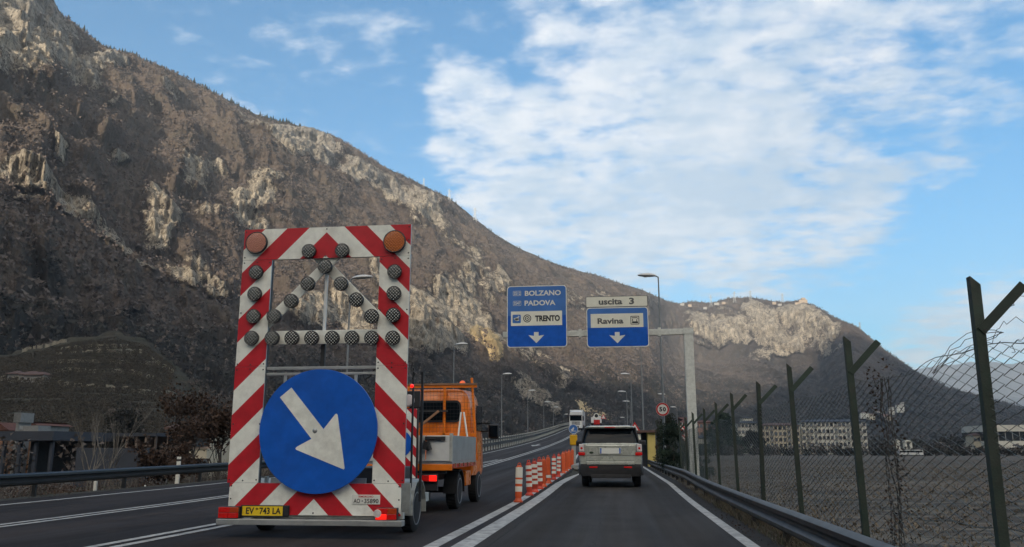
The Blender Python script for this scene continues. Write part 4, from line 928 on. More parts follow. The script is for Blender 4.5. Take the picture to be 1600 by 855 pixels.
for s in (-1, 1):
    rl = MB(); rl.tube([(s * .64, .45, 1.76), (s * .64, .55, 1.815), (s * .64, 2.0, 1.815), (s * .62, 2.15, 1.76)], .018, 8); rl.build('roof_rail', 'black_plastic', rf, smooth=True)
    # body colour pillars between the windows
    pl_ = MB(); pl_.beam((s * .87, .22, 1.22), (s * .757, .42, 1.69), .035, .10); pl_.build('rear_pillar', 'black_plastic', sv)
    MB().beam((s * .88, 1.5, 1.22), (s * .75, 1.5, 1.69), .03, .12).build('pillar', 'black_plastic', sv)
    # tail lamps: clear top, red foot
    tl_ = MB().box(s * .875 - .085, s * .875 + .082, .028, .24, .91, 1.235).build('tail_lamp', 'black_plastic', sv, bevel=.02)
    MB().box(s * .875 - .078, s * .875 + .078, .012, .20, 1.005, 1.228).build('lens', 'tail_clear', tl_, bevel=.025)
    q = MB(); q.lathe([(.004, .010), (.008, .030), (.012, .034)], 'Y', o=(s * .875, 0, 1.11), n=16); q.build('lens', 'tail_red', tl_, smooth=True)
    MB().box(s * .865 - .115, s * .865 + .095, .010, .22, .905, 1.0).build('lens', 'tail_red', tl_, bevel=.02)
    MB().box(s * .52 - .12, s * .52 + .12, -.045, -.0345, .555, .60).build('reflector', 'tail_red', sv, bevel=.004)
    wheel(sv, s * .80, .86, .355, .355, .235, s); wheel(sv, s * .80, 3.52, .355, .355, .235, s)
    ap = MB(); secs = []
    for k in range(11):
        a = R(0 + 180 * k / 10); secs.append([(s * .955, .86 + math.cos(a) * r_, .34 + math.sin(a) * r_) for r_ in (.50,)] + [(s * .985, .86 + math.cos(a) * .49, .34 + math.sin(a) * .49), (s * .985, .86 + math.cos(a) * .40, .34 + math.sin(a) * .40), (s * .93, .86 + math.cos(a) * .40, .34 + math.sin(a) * .40)])
    ap.loft(secs).build('wheel_arch', 'black_plastic', sv)
    mr = MB().box(s * 1.06 - .11, s * 1.06 + .11, 2.55, 2.68, 1.18, 1.36).build('mirror', 'black_plastic', sv, bevel=.04)
    ex = MB(); ex.cyl((s * .45, .0, .31), (s * .45, .2, .31), .035, n=12); ex.build('exhaust', 'chrome', sv, smooth=True)
bp_ = MB().loft([[(x * k, y, z) for x, z in ((-.90, .32), (.90, .32), (.97, .40), (.97, .56), (.93, .665), (-.93, .665), (-.97, .56), (-.97, .40))] for y, k in ((-.035, .93), (-.02, .96), (.03, .99), (.35, 1.0))]).build('rear_bumper', 'black_plastic', sv, smooth=True, bevel=.01)
MB().box(-.72, .72, -.055, .02, .645, .735).build('bumper_step', 'silver_paint', bp_, bevel=.015)
MB().box(-.60, .60, -.040, .2, .27, .37).build('valance', 'dark_steel', bp_, bevel=.01)
tgp = MB().box(-.74, .74, .030, .075, .745, 1.205).build('tailgate', 'silver_paint', sv, bevel=.02)
MB().box(-.73, .73, .026, .031, .905, .912).build('crease', 'black_plastic', tgp)
MB().box(-.36, .36, .016, .0295, .945, 1.145).build('plate_recess', 'silver_paint', tgp, bevel=.008)
MB().box(-.40, .40, .006, .028, 1.148, 1.185).build('plate_light_bar', 'silver_paint', tgp, bevel=.006)
npo = MB().box(-.31, .31, .006, .0155, .955, 1.115).build('number_plate', 'sign_white', tgp)
MB().box(-.305, -.27, .003, .0057, .96, 1.11).build('plate_band', 'blue_sheet', npo); MB().box(.27, .305, .003, .0057, .96, 1.11).build('plate_band', 'blue_sheet', npo)
bd_ = MB(); bd_.prism([(x * .058 - .575, z * .028 + .985) for x, z in disc(0, 0, 1, 24)], .018, .029); bd_.build('badge', 'green_leaf', tgp)
bh_ = MB(); bh_.prism([(x * .066 - .575, z * .036 + .985) for x, z in disc(0, 0, 1, 24)], .022, .0292); bh_.build('badge_rim', 'chrome', tgp)
wp = MB(); wp.beam((0, .155, 1.25), (-.34, .235, 1.36), .02, .02); wp.beam((-.34, .235, 1.36), (-.10, .24, 1.37), .012, .02); wp.cyl((0, .16, 1.25), (0, .13, 1.25), .035, n=12); wp.build('wiper', 'black_plastic', sv)
# ------------------------------------------------------------------ overhead gantry with its signs
GY = 39.5
gz = lambda x, y: float(ground_z(x, y))
gt = thing('sign_gantry', (3.42, GY, -.4), 'grey galvanised cantilever gantry carrying two blue direction signs over the road', 'gantry')
g_ = MB(); g_.box(-.215, .215, -.16, .16, 0, 6.95); g_.build('column', 'gantry_steel', gt, bevel=.02)
g_ = MB(); g_.box(-.30, .30, -.30, .30, .25, .31); g_.box(-.235, .235, -.18, .18, 6.95, 7.24)
for x in (-.24, .24):
    for y in (-.24, .24): g_.cyl((x, y, .31), (x, y, .38), .025, n=6)
g_.build('base_plate', 'gantry_steel', gt)
g_ = MB(); g_.box(-8.9, -.215, -.12, .12, 6.93, 7.21); g_.build('beam', 'gantry_steel', gt, bevel=.012)
g_ = MB(); g_.box(-1.42, -1.28, -.15, .15, 6.86, 7.28); g_.box(-5.2, -5.06, -.15, .15, 6.86, 7.28); g_.build('flange', 'gantry_steel', gt)
def sgn(x0, x1, z0, z1): return (x0 - 3.42, x1 - 3.42, z0 + .4, z1 + .4)
def sign_panel(rect, label, edge_z):
    x0, x1, z0, z1 = rect; y = -.30
    s_ = MB(); s_.prism(rrect(x0, x1, z0, z1, .16), y, y + .03); o = s_.build('sign_panel', 'sign_white', gt); o['label'] = label
    MB().prism(rrect(x0 + .04, x1 - .04, z0 + .04, z1 - .04, .13), y - .004, y - .0005).build('sign_face', 'blue_sheet', o)
    P = rrect(x0 + .04, x1 - .04, z0 + .04, z1 - .04, .13); P = clip_poly(P, lambda p: p[1] - edge_z)
    MB().prism(P, y - .0055, y - .0045).build('pale_upper_field', 'pale_blue', o)  # paler blue above a straight level edge
    bk = MB()
    for zz in np.arange(z0 + .4, z1, .7): bk.box(x0 + .1, x1 - .1, y + .03, y + .08, zz - .03, zz + .03)
    for xx in (x0 + .5, x1 - .5): bk.box(xx - .04, xx + .04, y + .08, -.12, z0 + .1, z1 - .1)
    bk.build('bracket', 'galv', o); return o
YF = -.3095
def arrow_down(cx, z0, s, par):
    p = [(-.115, .55), (.115, .55), (.115, .36), (.39, .40), (0, 0), (-.39, .40), (-.115, .36)]
    MB().prism([(cx + x * s, z0 + z * s) for x, z in p], YF, YF + .003).build('arrow', 'sign_white', par)
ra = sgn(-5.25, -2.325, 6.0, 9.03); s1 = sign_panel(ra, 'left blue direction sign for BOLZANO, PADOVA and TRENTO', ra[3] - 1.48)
def L1(cx, cy): return ra[0] + (cx - 97) / 381 * (ra[1] - ra[0]), ra[2] + (543 - cy) / 386 * (ra[3] - ra[2])
def rc(fn, x0, x1, y0, y1): a = fn(x0, y1); b = fn(x1, y0); return a[0], b[0], a[1], b[1]
def tx(fn, t, x0, x1, y0, y1, m, par, bold=.03): r_ = rc(fn, x0, x1, y0, y1); return text_part(t, *r_, YF, m, par, bold=bold)
tx(L1, 'BOLZANO', 212, 442, 188, 221, 'sign_white', s1); tx(L1, 'PADOVA', 210, 407, 250, 283, 'sign_white', s1)
for t, y in (('SS12', 190), ('SS47', 253)):
    r_ = rc(L1, 136, 188, y - 2, y + 29); q = MB(); O_ = rrect(r_[0], r_[1], r_[2], r_[3], .04, 3); I_ = rrect(r_[0] + .015, r_[1] - .015, r_[2] + .015, r_[3] - .015, .03, 3); n_ = len(O_)
    q.add([(x, YF, z) for x, z in O_] + [(x, YF, z) for x, z in I_], [(i, (i + 1) % n_, n_ + (i + 1) % n_, n_ + i) for i in range(n_)]); q.build('number_frame', 'sign_white', s1)
    tx(L1, t, 142, 184, y + 3, y + 23, 'sign_white', s1, .015)
r_ = rc(L1, 123, 448, 318, 408); MB().prism([(r_[0], r_[2]), (r_[1], r_[2]), (r_[1], r_[3]), (r_[0], r_[3])], YF + .0, YF + .003).build('white_field', 'sign_cream', s1)
YF2 = YF; YF = YF2 - .0015
tx(L1, 'TRENTO', 277, 434, 345, 383, 'sign_black', s1, .045)
r_ = rc(L1, 133, 186, 338, 391); ic = MB().prism(rrect(*r_, .05), YF, YF + .001).build('icon', 'pale_blue', s1)
q = MB()
for a_ in range(3): q.add([(lambda p: (p[0], YF - .0015, p[1]))(L1(x, y)) for x, y in ((140 + a_ * 6, 362 + a_ * 3), (168 + a_ * 3, 352 + a_ * 7), (176, 362 + a_ * 7), (150 + a_ * 4, 374 + a_ * 2))], [(0, 1, 2, 3)])
q.add([(lambda p: (p[0], YF - .0016, p[1]))(L1(x, y)) for x, y in ((168, 343), (180, 352), (170, 356))], [(0, 1, 2)]); q.build('icon_mark', 'sign_white', ic)
for r0, r1 in ((.155, .195), (.075, .115)):
    q = MB(); c_ = L1(227, 363); A_ = disc(*c_, r1); B_ = disc(*c_, r0); n_ = len(A_); q.add([(x, YF, z) for x, z in A_ + B_], [(i, (i + 1) % n_, n_ + (i + 1) % n_, n_ + i) for i in range(n_)]); q.build('centre_symbol', 'sign_black', s1)
MB().prism(disc(*L1(227, 363), .035), YF, YF + .001).build('centre_symbol', 'sign_black', s1)
c_ = L1(284, 517); YF = YF2; arrow_down(c_[0], c_[1], .98, s1)
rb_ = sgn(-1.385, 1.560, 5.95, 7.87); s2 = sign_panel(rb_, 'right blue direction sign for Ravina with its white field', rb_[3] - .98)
def L2(cx, cy): return rb_[0] + (cx - 594) / 401 * (rb_[1] - rb_[0]), rb_[2] + (542 - cy) / 258 * (rb_[3] - rb_[2])
r_ = rc(L2, 622, 962, 325, 415); MB().prism([(r_[0], r_[2]), (r_[1], r_[2]), (r_[1], r_[3]), (r_[0], r_[3])], YF, YF + .003).build('white_field', 'sign_cream', s2)
YF = YF2 - .0015
tx(L2, 'Ravina', 666, 834, 353, 391, 'sign_grey', s2, .035)
r_ = rc(L2, 880, 936, 343, 398)
def frame_ring(r_, w, y, m, par, nm):
    O_ = rrect(*r_, .03, 2); I_ = rrect(r_[0] + w, r_[1] - w, r_[2] + w, r_[3] - w, .02, 2); n_ = len(O_); q = MB(); q.add([(x, y, z) for x, z in O_ + I_], [(i, (i + 1) % n_, n_ + (i + 1) % n_, n_ + i) for i in range(n_)]); return q.build(nm, m, par)
frame_ring(r_, .03, YF, 'sign_black', s2, 'icon_frame')
q = MB()
for P_ in (((887, 352), (924, 352), (930, 362), (926, 362), (922, 357), (887, 357)), ((892, 378), (926, 378), (930, 390), (888, 390)), ((891, 362), (896, 362), (896, 378), (891, 378)), ((918, 364), (923, 364), (923, 378), (918, 378))):
    q.add([(lambda p: (p[0], YF, p[1]))(L2(*p)) for p in P_], [tuple(range(len(P_)))])
q.build('icon', 'sign_black', s2); YF = YF2
c_ = L2(792, 517); arrow_down(c_[0], c_[1], .98, s2)
rcx = sgn(-1.40, 1.56, 7.89, 8.42); s3 = MB().prism(rrect(*rcx, .05), -.30, -.27).build('exit_panel', 'sign_grey', gt); s3['label'] = 'narrow white panel above reading uscita 3'
MB().prism(rrect(rcx[0] + .025, rcx[1] - .025, rcx[2] + .025, rcx[3] - .025, .04), -.305, -.3005).build('white_field', 'sign_cream', s3)
def L3(cx, cy): return rcx[0] + (cx - 592) / 401 * (rcx[1] - rcx[0]), rcx[2] + (280 - cy) / 63 * (rcx[3] - rcx[2])
YF = -.3065; tx(L3, 'uscita', 676, 829, 232, 266, 'sign_grey', s3, .035); tx(L3, '3', 873, 905, 228, 267, 'sign_grey', s3, .035)

# ------------------------------------------------------------------ street lamps
def street_lamp(x, y, zb, ztop, arm, label, group, r=.062, headlen=.80):
    t = thing('street_lamp', (x, y, zb), label, 'street lamp', group); h = ztop - zb
    p = MB(); p.cyl((0, 0, 0), (0, 0, h * .45), r * 1.15, r, 12); p.cyl((0, 0, h * .45), (0, 0, h), r, r * .55, 12); s = 1 if arm > 0 else -1
    p.tube([(0, 0, h - .02), (s * .10, 0, h + .05), (s * .25, 0, h + .09)], .035, 8); p.build('pole', 'lamp_grey', t, smooth=True)
    q = MB(); secs = []
    for k in range(9):
        f = k / 8; w = .19 * math.sin(math.pi * (.12 + .80 * f)) + .02; hh = .12 * math.sin(math.pi * (.12 + .78 * f)) + .01; cx = s * (.12 + headlen * f); cz = h + .07 + .05 * f
        secs.append([(cx, w * math.cos(a), cz + hh * math.sin(a) * (1.1 if math.sin(a) > 0 else .55)) for a in [2 * math.pi * j / 12 for j in range(12)]])
    q.loft(secs); hd_ = q.build('lamp_head', 'lamp_shell', t, smooth=True)
    g = MB(); g.lathe([(-.06, .02), (-.045, .09), (-.01, .12)], 'Z', o=(s * (.12 + headlen * .6), 0, h + .06), n=16); g.build('lamp_glass', 'lamp_glass', hd_, smooth=True); return t
ordn = ['nearest', 'second nearest', 'third nearest', 'fourth', 'fifth', 'sixth', 'seventh']
for i, (px, py, Y) in enumerate([(548, 437, 39.5), (709.5, 540, 65), (784, 586, 92), (824.5, 611.5, 119), (849.5, 629, 148), (864.5, 637, 178), (881, 648, 215)]):
    p = at(px, py, Y); lab = ['grey street lamp on the left seen through the opening of the arrow board', 'grey street lamp standing just behind the orange works truck, arm to the right', 'tall lamp on the left road side to the right of the truck mirror', 'fourth lamp from the front in the left row beside the climbing road', 'fifth lamp from the front in the left row beside the climbing road', 'second last lamp in the left row, close to the white lorry', 'farthest lamp in the left row, just left of the white lorry'][i]
    street_lamp(p.x, Y, -1.7, p.z, 1, lab, 'street lamps along the left side of the road', headlen=1.0)
for i, (px, py, Y, arm) in enumerate([(1028.5, 433, 43, -1), (1001, 536, 67, -1), (985.5, 586, 90, -1), (979, 613, 117, -1), (984.5, 628, 139, -1), (976.5, 653, 206, -1), (1041, 617, 123, -1), (1057.5, 637, 160, -1)]):
    p = at(px, py, Y); lab = ['tall grey street lamp on the right standing beside the gantry beam', 'right hand lamp whose head hides behind the Ravina sign', 'right hand lamp seen between the gantry and the car, highest of the three far heads', 'right hand lamp just below and left of the highest far head', 'right hand lamp lowest of the three heads above the car', 'farthest right hand lamp low over the road crest', 'far lamp head just right of the gantry lamp pole', 'small far lamp left of the gantry column'][i]
    street_lamp(p.x, Y, gz(3, Y) if i else -.4, p.z, arm, lab, 'street lamps along the right side of the road', headlen=.95 if i < 3 else 1.1)

# ------------------------------------------------------------------ flexible marker posts
def marker(bands, matb, r=.08, h=.85):
    t = thing('marker_post', (0, 0, 0), '', 'marker post', 'flexible marker posts dividing the lanes')
    b = MB(); b.lathe([(0, .11), (.03, .11), (.05, .085), (.09, .07)], 'Z', n=16); b.build('base', matb, t, smooth=True)
    def sec(z, w): return [(w * math.cos(a), .4 * w * math.sin(a) - .01 * abs(math.sin(a)), z) for a in [2 * math.pi * k / 16 for k in range(16)]]
    q = MB(); q.loft([sec(.07, r * .75), sec(.14, r), (sec(h - .10, r)), sec(h - .05, r * .92), sec(h - .02, r * .7), sec(h - .005, r * .35)]); b = q.build('post', matb, t, smooth=True)
    for z0, z1 in bands: q = MB(); q.loft([sec(z0, r * 1.05), sec(z1, r * 1.05)]); q.build('reflective_band', 'post_white', t, smooth=True)
    hh = MB(); hh.tube([(-.035, 0, h - .02), (-.03, 0, h + .03), (0, 0, h + .05), (.03, 0, h + .03), (.035, 0, h - .02)], .012, 6); hh.build('handle', matb, t, smooth=True); return t
B4 = [(.22, .31), (.37, .46), (.52, .61), (.67, .76)]
kinds = {'a': marker([(.24, .36), (.42, .52), (.56, .80)], 'post_orange'), 'b': marker(B4, 'post_red'), 'c': marker([(.18, .27)], 'post_orange'), 'd': marker([], 'post_orange')}
seen = set()
mk = [(809.7, 'a', 'nearest orange marker post with broad white bands'), (827, 'b', 'second nearest marker post, red with four white bands'), (835.7, 'b', 'third nearest marker post, red and white banded'), (843.5, 'b', 'fourth marker post, tallest of the banded cluster'), (849, 'd', 'plain orange marker post behind the banded cluster of four'),
      (857, 'c', 'plain orange marker post with a single white band low down'), (865, 'b', 'banded marker post right after the plain orange one'), (872, 'b', 'red and white banded marker post nearest to the farthest plain ones'), (880, 'd', 'first of the plain orange posts at the far end'), (884.5, 'd', 'middle one of the plain orange posts at the far end'), (889, 'd', 'last but one plain orange post before the blue roundel'), (893.5, 'd', 'last plain orange post beside the yellow roundel post')]
for i, (px, k, lab) in enumerate(mk):
    r_ = ray(px, 702); Y = -2.33 * r_.y / r_.x; src = kinds[k]
    if k in seen: c = copy_tree(src)
    else: c = src; seen.add(k)
    c.location = (-2.33, Y, float(zm(Y)) + .004); c.rotation_euler = (R(random.uniform(-3, 3)), R(random.uniform(-3, 3)), R(random.uniform(-20, 20))); c['label'] = lab
    s_ = 1.0 if i else .98; c.scale = (s_, s_, s_ * (1.02 if i == 3 else 1))
# keep right roundel on its yellow post
p = at(897, 735, 42.5); ks = thing('traffic_island_post', (p.x, 42.5, float(zm(42.5))), 'yellow post topped by a small blue roundel at the point where the lanes part', 'traffic post')
b = MB(); b.box(-.10, .10, -.06, .06, 0, 1.10); b.build('post', 'galv', ks); b = MB(); b.box(-.19, .19, -.12, .12, 1.05, 1.58); b.build('yellow_box', 'yellow_box', ks, bevel=.05)
MB().prism(disc(0, 1.86, .235, 32), -.13, -.10).build('roundel_back', 'sign_white', ks); rd_ = MB().prism(disc(0, 1.86, .215, 32), -.134, -.1305).build('roundel', 'pale_blue', ks)
MB().prism([(-.16, 1.77), (.16, 1.77), (.12, 1.74), (-.12, 1.74)], -.137, -.1345).build('arrow', 'sign_white', rd_); MB().prism([(-.02, 1.76), (.05, 1.90), (.01, 1.96), (-.07, 1.86), (-.13, 1.84), (-.10, 1.79)], -.138, -.1345).build('arrow', 'sign_white', rd_)
nosei = MB(); nosei.box(-.16, .16, -3.2, 9, -.1, .12); ki = nosei.build('kerb_nose', 'concrete', None, bevel=.03, loc=(-2.16, 44, float(zm(42)))); tag(ki, 'low concrete nose behind the yellow roundel post', 'kerb')

# ------------------------------------------------------------------ guard rails
def rail(name, xf, Y0, Y1, step, h0, zf, side, label, grp=None, post='rail_steel', ph=.5):
    t = thing(name, (float(xf(Y0)), Y0, float(zf(Y0))), label, 'guard rail', grp); ox, oy, oz = t.location
    prof = [(0, .31), (.03, .305), (.075, .27), (.08, .22), (.03, .175), (.025, .135), (.08, .09), (.075, .04), (.03, .005), (0, 0), (-.006, .01), (.022, .035), (.018, .135), (.02, .175), (.065, .235), (.022, .29)]
    Ys = np.arange(Y0, Y1 + .1, 1.333); secs = []
    for Y in Ys:
        x = float(xf(Y)); z = float(zf(Y)) + h0; secs.append([(x - ox - side * a, Y - oy, z - oz + b) for a, b in prof])
    mb = MB().loft(secs); mb.build('rail', 'rail_steel', t, smooth=True)
    pm = None
    for Y in np.arange(Y0 + .5, Y1, step):
        if pm is None:
            m_ = MB(); m_.box(-.05, .05, -.03, .03, -.9, h0 + .27); m_.box(-.05, .05, -.06, .06, h0 + .08, h0 + .2); o = m_.build('post', post, t); pm = o
        else: o = pm.copy(); COL.objects.link(o); o.parent = t
        o.location = (float(xf(Y)) + side * .07 - ox, Y - oy, float(zf(Y)) - oz)
    return t
rail('guard_rail', lambda Y: 2.13 + 0 * Y, -2.0, 78, 2.66, .145, lambda Y: ze(Y), 1, 'dark weathered guard rail along the right edge of the exit lane')
rail('guard_rail', lambda Y: np.interp(Y, [0, 25, 34, 64, 900], [-15.3, -15.2, -14.2, -11.3, -11.3]), 4, 62, 4, .30, lambda Y: zm(Y) - .02, -1, 'dark guard rail along the far left edge of the road')
# raised bridge parapet on the climbing stretch
pr = thing('bridge_parapet', (-11.35, 60, float(zm(60))), 'long grey parapet railing with closely set posts along the climbing road', 'parapet')
prf = [(0, 0), (.10, 0), (.10, .10), (0, .10)]
for zz, hh in ((.34, .26), (.82, .10)):
    secs = [[(a, Y - 60, float(zm(Y)) - pr.location.z + zz + b * hh / .1) for a, b in prf] for Y in np.arange(60, 300, 2.0)]
    MB().loft(secs).build('rail', 'rail_steel', pr)
pm = None
for Y in np.arange(60, 290, 1.6):
    if pm is None: o = MB().box(-.03, .09, -.05, .05, -.3, 1.05).build('post', 'galv', pr); pm = o
    else: o = pm.copy(); COL.objects.link(o); o.parent = pr
    o.location = (0.0, Y - 60, float(zm(Y)) - pr.location.z)
for i, (px, py, Y, h) in enumerate([(281, 714, 24, .95), (155, 752, 21.5, .52), (232, 758, 22.5, .4)]):
    p = at(px, py, Y); x = -15.75; r_ = ray(px, 702); Yp = x * r_.y / r_.x; zt = CAM_H + (p.z - CAM_H) * Yp / Y
    t = thing('verge_marker', (x, Yp, -.6), ['white verge marker rising above the left guard rail', 'short pale post under the left guard rail', 'thin small post under the left guard rail'][i], 'verge marker')
    w = [.07, .05, .02][i]; MB().box(-w, w, -.03, .03, 0, zt + .6).build('post', 'post_white', t, bevel=.01)
    if i == 0: MB().box(-w - .003, w + .003, -.034, .034, zt + .45, zt + .52).build('reflector', 'black_plastic', t)

# ------------------------------------------------------------------ chain link fence on the right
FX = 2.80
fe = thing('chainlink_fence', (FX, 0, 0), 'rusty green chain link fence on posts with outward arms along the right verge', 'fence')
FY = []
for px in (1548, 1342, 1246, 1188, 1150, 1122, 1102, 1086, 1073): r_ = ray(px, 702); FY.append(FX * r_.y / r_.x)
FY = [3.3] + FY; 
while FY[-1] < 62: FY.append(FY[-1] + 3.35)
def pm_():
    m = MB(); m.add([(-.036, -.04, -1.0), (.036, -.04, -1.0), (.036, -.032, -1.0), (-.028, -.032, -1.0), (-.028, .04, -1.0), (-.036, .04, -1.0), (-.036, -.04, 2.54), (.036, -.04, 2.47), (.036, -.032, 2.47), (-.028, -.032, 2.53), (-.028, .04, 2.53), (-.036, .04, 2.54)],
        [(0, 1, 7, 6), (1, 2, 8, 7), (2, 3, 9, 8), (3, 4, 10, 9), (4, 5, 11, 10), (5, 0, 6, 11), (6, 7, 8, 9, 10, 11)]); return m
def am_():
    m = MB(); m.beam((.0, -.048, 2.10), (.345, -.048, 2.46), .075, .008, up=(0, 1, 0)); m.beam((.025, -.020, 2.08), (.37, -.020, 2.435), .008, .055, up=(0, 1, 0)); return m
pm = am = None
for i, Y in enumerate(FY):
    if pm is None: o = pm = pm_().build('post', 'fence_green', fe); a = am = am_().build('arm', 'fence_green', o)
    else:
        o = pm.copy(); COL.objects.link(o); o.parent = fe; a = am.copy(); COL.objects.link(a); a.parent = o
    o.location = (0, Y, random.uniform(-.03, .03) if i > 1 else 0); o.rotation_euler = (R(random.uniform(-1.2, 1.2)), R(random.uniform(-1.0, 1.0)) if i != 1 else R(.6), R(random.uniform(-6, 6)))
def chainlink():
    w = .140; Y0, Y1 = 3.0, 60.0; nc = int((Y1 - Y0) / w); nr = 28 * 2 + 1
    i = np.arange(nc); k = np.arange(nr); I, K = np.meshgrid(i, k, indexing='ij')
    yy = Y0 + (I + .5) * w; topz = 1.98 + .03 * np.sin(yy * 1.9) + .05 * fbm(yy / 2.5, yy * 0 + 1.1, None, 3); gzv = -.28 + 0 * yy
    zz = gzv + (topz - gzv) * K / (nr - 1)
    zig = np.where((K + I) % 2 == 0, 1.0, -1.0) * w * .52
    jy = .010 * fbm(yy / .5, zz / .5, None, 2); jx = .035 * fbm(yy / 1.4, zz / .9, None, 3) + .004 * zig / w
    C = np.stack([jx + .05, yy + zig + jy, zz + .008 * perlin(yy / .3, zz / .3)], -1)
    r = .0048; t = np.array([0, 2.094, 4.189]); off = np.stack([np.cos(t) * r, np.sin(t) * r, 0 * t], -1)
    V = (C[:, :, None, :] + off[None, None]).reshape(-1, 3); base = (np.arange(nc * nr).reshape(nc, nr)) * 3
    F = []
    for j in range(3):
        a = base[:, :-1] + j; b = base[:, :-1] + (j + 1) % 3; c = base[:, 1:] + (j + 1) % 3; d = base[:, 1:] + j; F.append(np.stack([a, b, c, d], -1).reshape(-1, 4))
    o = np_mesh('wire_mesh', V, np.concatenate(F), 'fence_wire', fe, smooth=False); o['kind'] = 'stuff'
    for z0, sag in ((1.98, .03), (.62, .06), (-.22, .02)):
        ys = np.arange(3.0, 60, .25); m = MB(); pts = [(.055 + .02 * math.sin(y * 2.2), y, z0 + .03 * math.sin(y * 1.9) * (z0 > 1) - sag * math.sin((y * .9) % 3.14) + .02 * math.sin(y * 5)) for y in ys]
        m.tube(pts, .0035, 4); m.build('tension_wire', 'fence_wire', fe)
chainlink()
# dry creepers on the fence
cr = thing('dry_creeper', (FX + .05, 9.6, 0), 'dark dry creeper climbing the fence beside the second post', 'creeper')
Cc = []
for k in range(46): f = k / 46; Cc.append((.03 + random.uniform(-.05, .08), .15 * math.sin(f * 9) + random.uniform(-.22, .22) - .25 * (1 - f), -.2 + f * 2.35))
tri_cloud('foliage', Cc, np.full(len(Cc), .09), 12, .024, 'rust_leaf', parent=cr)
q = MB()
for k in range(7):
    pts = []; y = random.uniform(-.35, .1)
    for j in range(14): y += random.uniform(-.06, .07); pts.append((.04 + random.uniform(-.02, .02), y, -.25 + j * .17))
    q.tube(pts, .005, 4)
q.build('stem', 'bark', cr)
cr = thing('bramble_tangle', (FX + .05, 6.0, 1.95), 'tangle of bare bramble stems along the fence top near the first post', 'bramble'); q = MB()
for k in range(6):
    a, b_, z = random.uniform(-.9, .6), random.uniform(-.05, .12), random.uniform(-.02, .05); pts = []
    for j in range(12): a += random.uniform(.01, .10); z += random.uniform(-.045, .045) + (.03 if j < 4 else -.01); b_ += random.uniform(-.03, .03); pts.append((b_, a, z))
    q.tube(pts, random.choice((.0025, .004, .005)), 3)
q.build('stem', 'bark', cr)['kind'] = 'stuff'
cr = thing('bramble_tangle', (FX + .05, 6.45, 2.05), 'thin bramble shoot arching left of the first fence post', 'bramble'); q = MB()
for k in range(4):
    pts = [(random.uniform(-.02, .02), j * .16, .05 * k * math.sin(j * .35) - .02 * j + random.uniform(-.01, .01)) for j in range(10)]; q.tube(pts, .003, 3)
q.build('stem', 'bark', cr)

# ------------------------------------------------------------------ small signs on the right
def pole_sign(px, py, Y): p = at(px, py, Y); return p
p = at(1035, 640, 42.8); st = thing('speed_sign', (p.x, 42.8, p.z), 'round white 50 speed limit sign with red border on the lamp pole', 'speed sign')
MB().prism(disc(0, 0, .335, 40), -.16, -.13).build('sign_plate', 'sign_white', st); fc = MB()
A_ = disc(0, 0, .325); B_ = disc(0, 0, .245); n_ = len(A_); fc.add([(x, -.162, z) for x, z in A_ + B_], [(i, (i + 1) % n_, n_ + (i + 1) % n_, n_ + i) for i in range(n_)]); fc.build('red_border', 'sign_red', st)
text_part('5', -.165, -.015, -.11, .115, -.162, 'sign_black', st, bold=.05); text_part('0', .015, .17, -.11, .115, -.162, 'sign_black', st, bold=.05); MB().box(-.03, .03, -.13, -.02, -.1, .1).build('bracket', 'galv', st)
p = at(992, 671, 62); st = thing('warning_sign', (p.x, 62, gz(3, 62)), 'red bordered triangular warning sign just right of the silver car roof', 'warning sign'); h = p.z - st.location.z
MB().cyl((0, 0, 0), (0, 0, h + .5), .03, n=8).build('post', 'galv', st); MB().prism([(-.48, h - .28), (.48, h - .28), (0, h + .55)], -.06, -.04).build('red_border', 'sign_red', st)
MB().prism([(-.32, h - .19), (.32, h - .19), (0, h + .36)], -.064, -.0605).build('white_field', 'sign_white', st); MB().prism([(-.06, h - .12), (.06, h - .12), (.10, h + .08), (0, h + .2), (-.1, h + .06)], -.067, -.0645).build('symbol', 'sign_black', st)
MB().box(-.42, .42, -.06, -.04, h - .75, h - .34).build('lower_plate', 'sign_cream', st)
p = at(1066.5, 672, 58); st = thing('works_sign', (p.x, 58, gz(5, 58)), 'narrow red and white marker board left of the gantry column', 'marker board'); h = p.z - st.location.z
MB().cyl((0, 0, 0), (0, 0, h + .5), .03, n=8).build('post', 'galv', st); striped_board('striped_board', (-.22, .22, h - .75, h + .25), st, -.05, lo=0, per=.3, on=.16, xc=-3)

# ------------------------------------------------------------------ oncoming lorry
LX, LY = at(900, 671, 160).x, 160.0
lr = thing('white_lorry', (LX, LY, float(zm(LY))), 'white articulated lorry driving towards the camera in the oncoming lane', 'lorry')
MB().loft([[(-1.24, y, .55), (1.24, y, .55), (1.25, y, 1.9), (1.22, y, 2.9), (1.12, y, 3.5 if y > .2 else 3.35), (.95, y, 3.72 if y > .2 else 3.5), (-.95, y, 3.72 if y > .2 else 3.5), (-1.12, y, 3.5 if y > .2 else 3.35), (-1.22, y, 2.9), (-1.25, y, 1.9)] for y in (0, .15, .5, 2.2)]).build('cab', 'white_paint', lr, smooth=True, bevel=.03)
MB().prism([(-1.12, 1.78), (1.12, 1.78), (1.10, 2.72), (-1.10, 2.72)], -.03, -.004).build('windscreen', 'car_glass', lr); MB().box(-1.15, 1.15, -.30, -.01, 2.74, 2.86).build('sun_visor', 'dark_steel', lr, bevel=.02)
gr = MB().box(-.78, .78, -.04, -.004, .95, 1.62).build('grille', 'dark_steel', lr)
for k in range(4): MB().box(-.76, .76, -.06, -.042, 1.02 + k * .15, 1.09 + k * .15).build('slat', 'white_paint', gr)
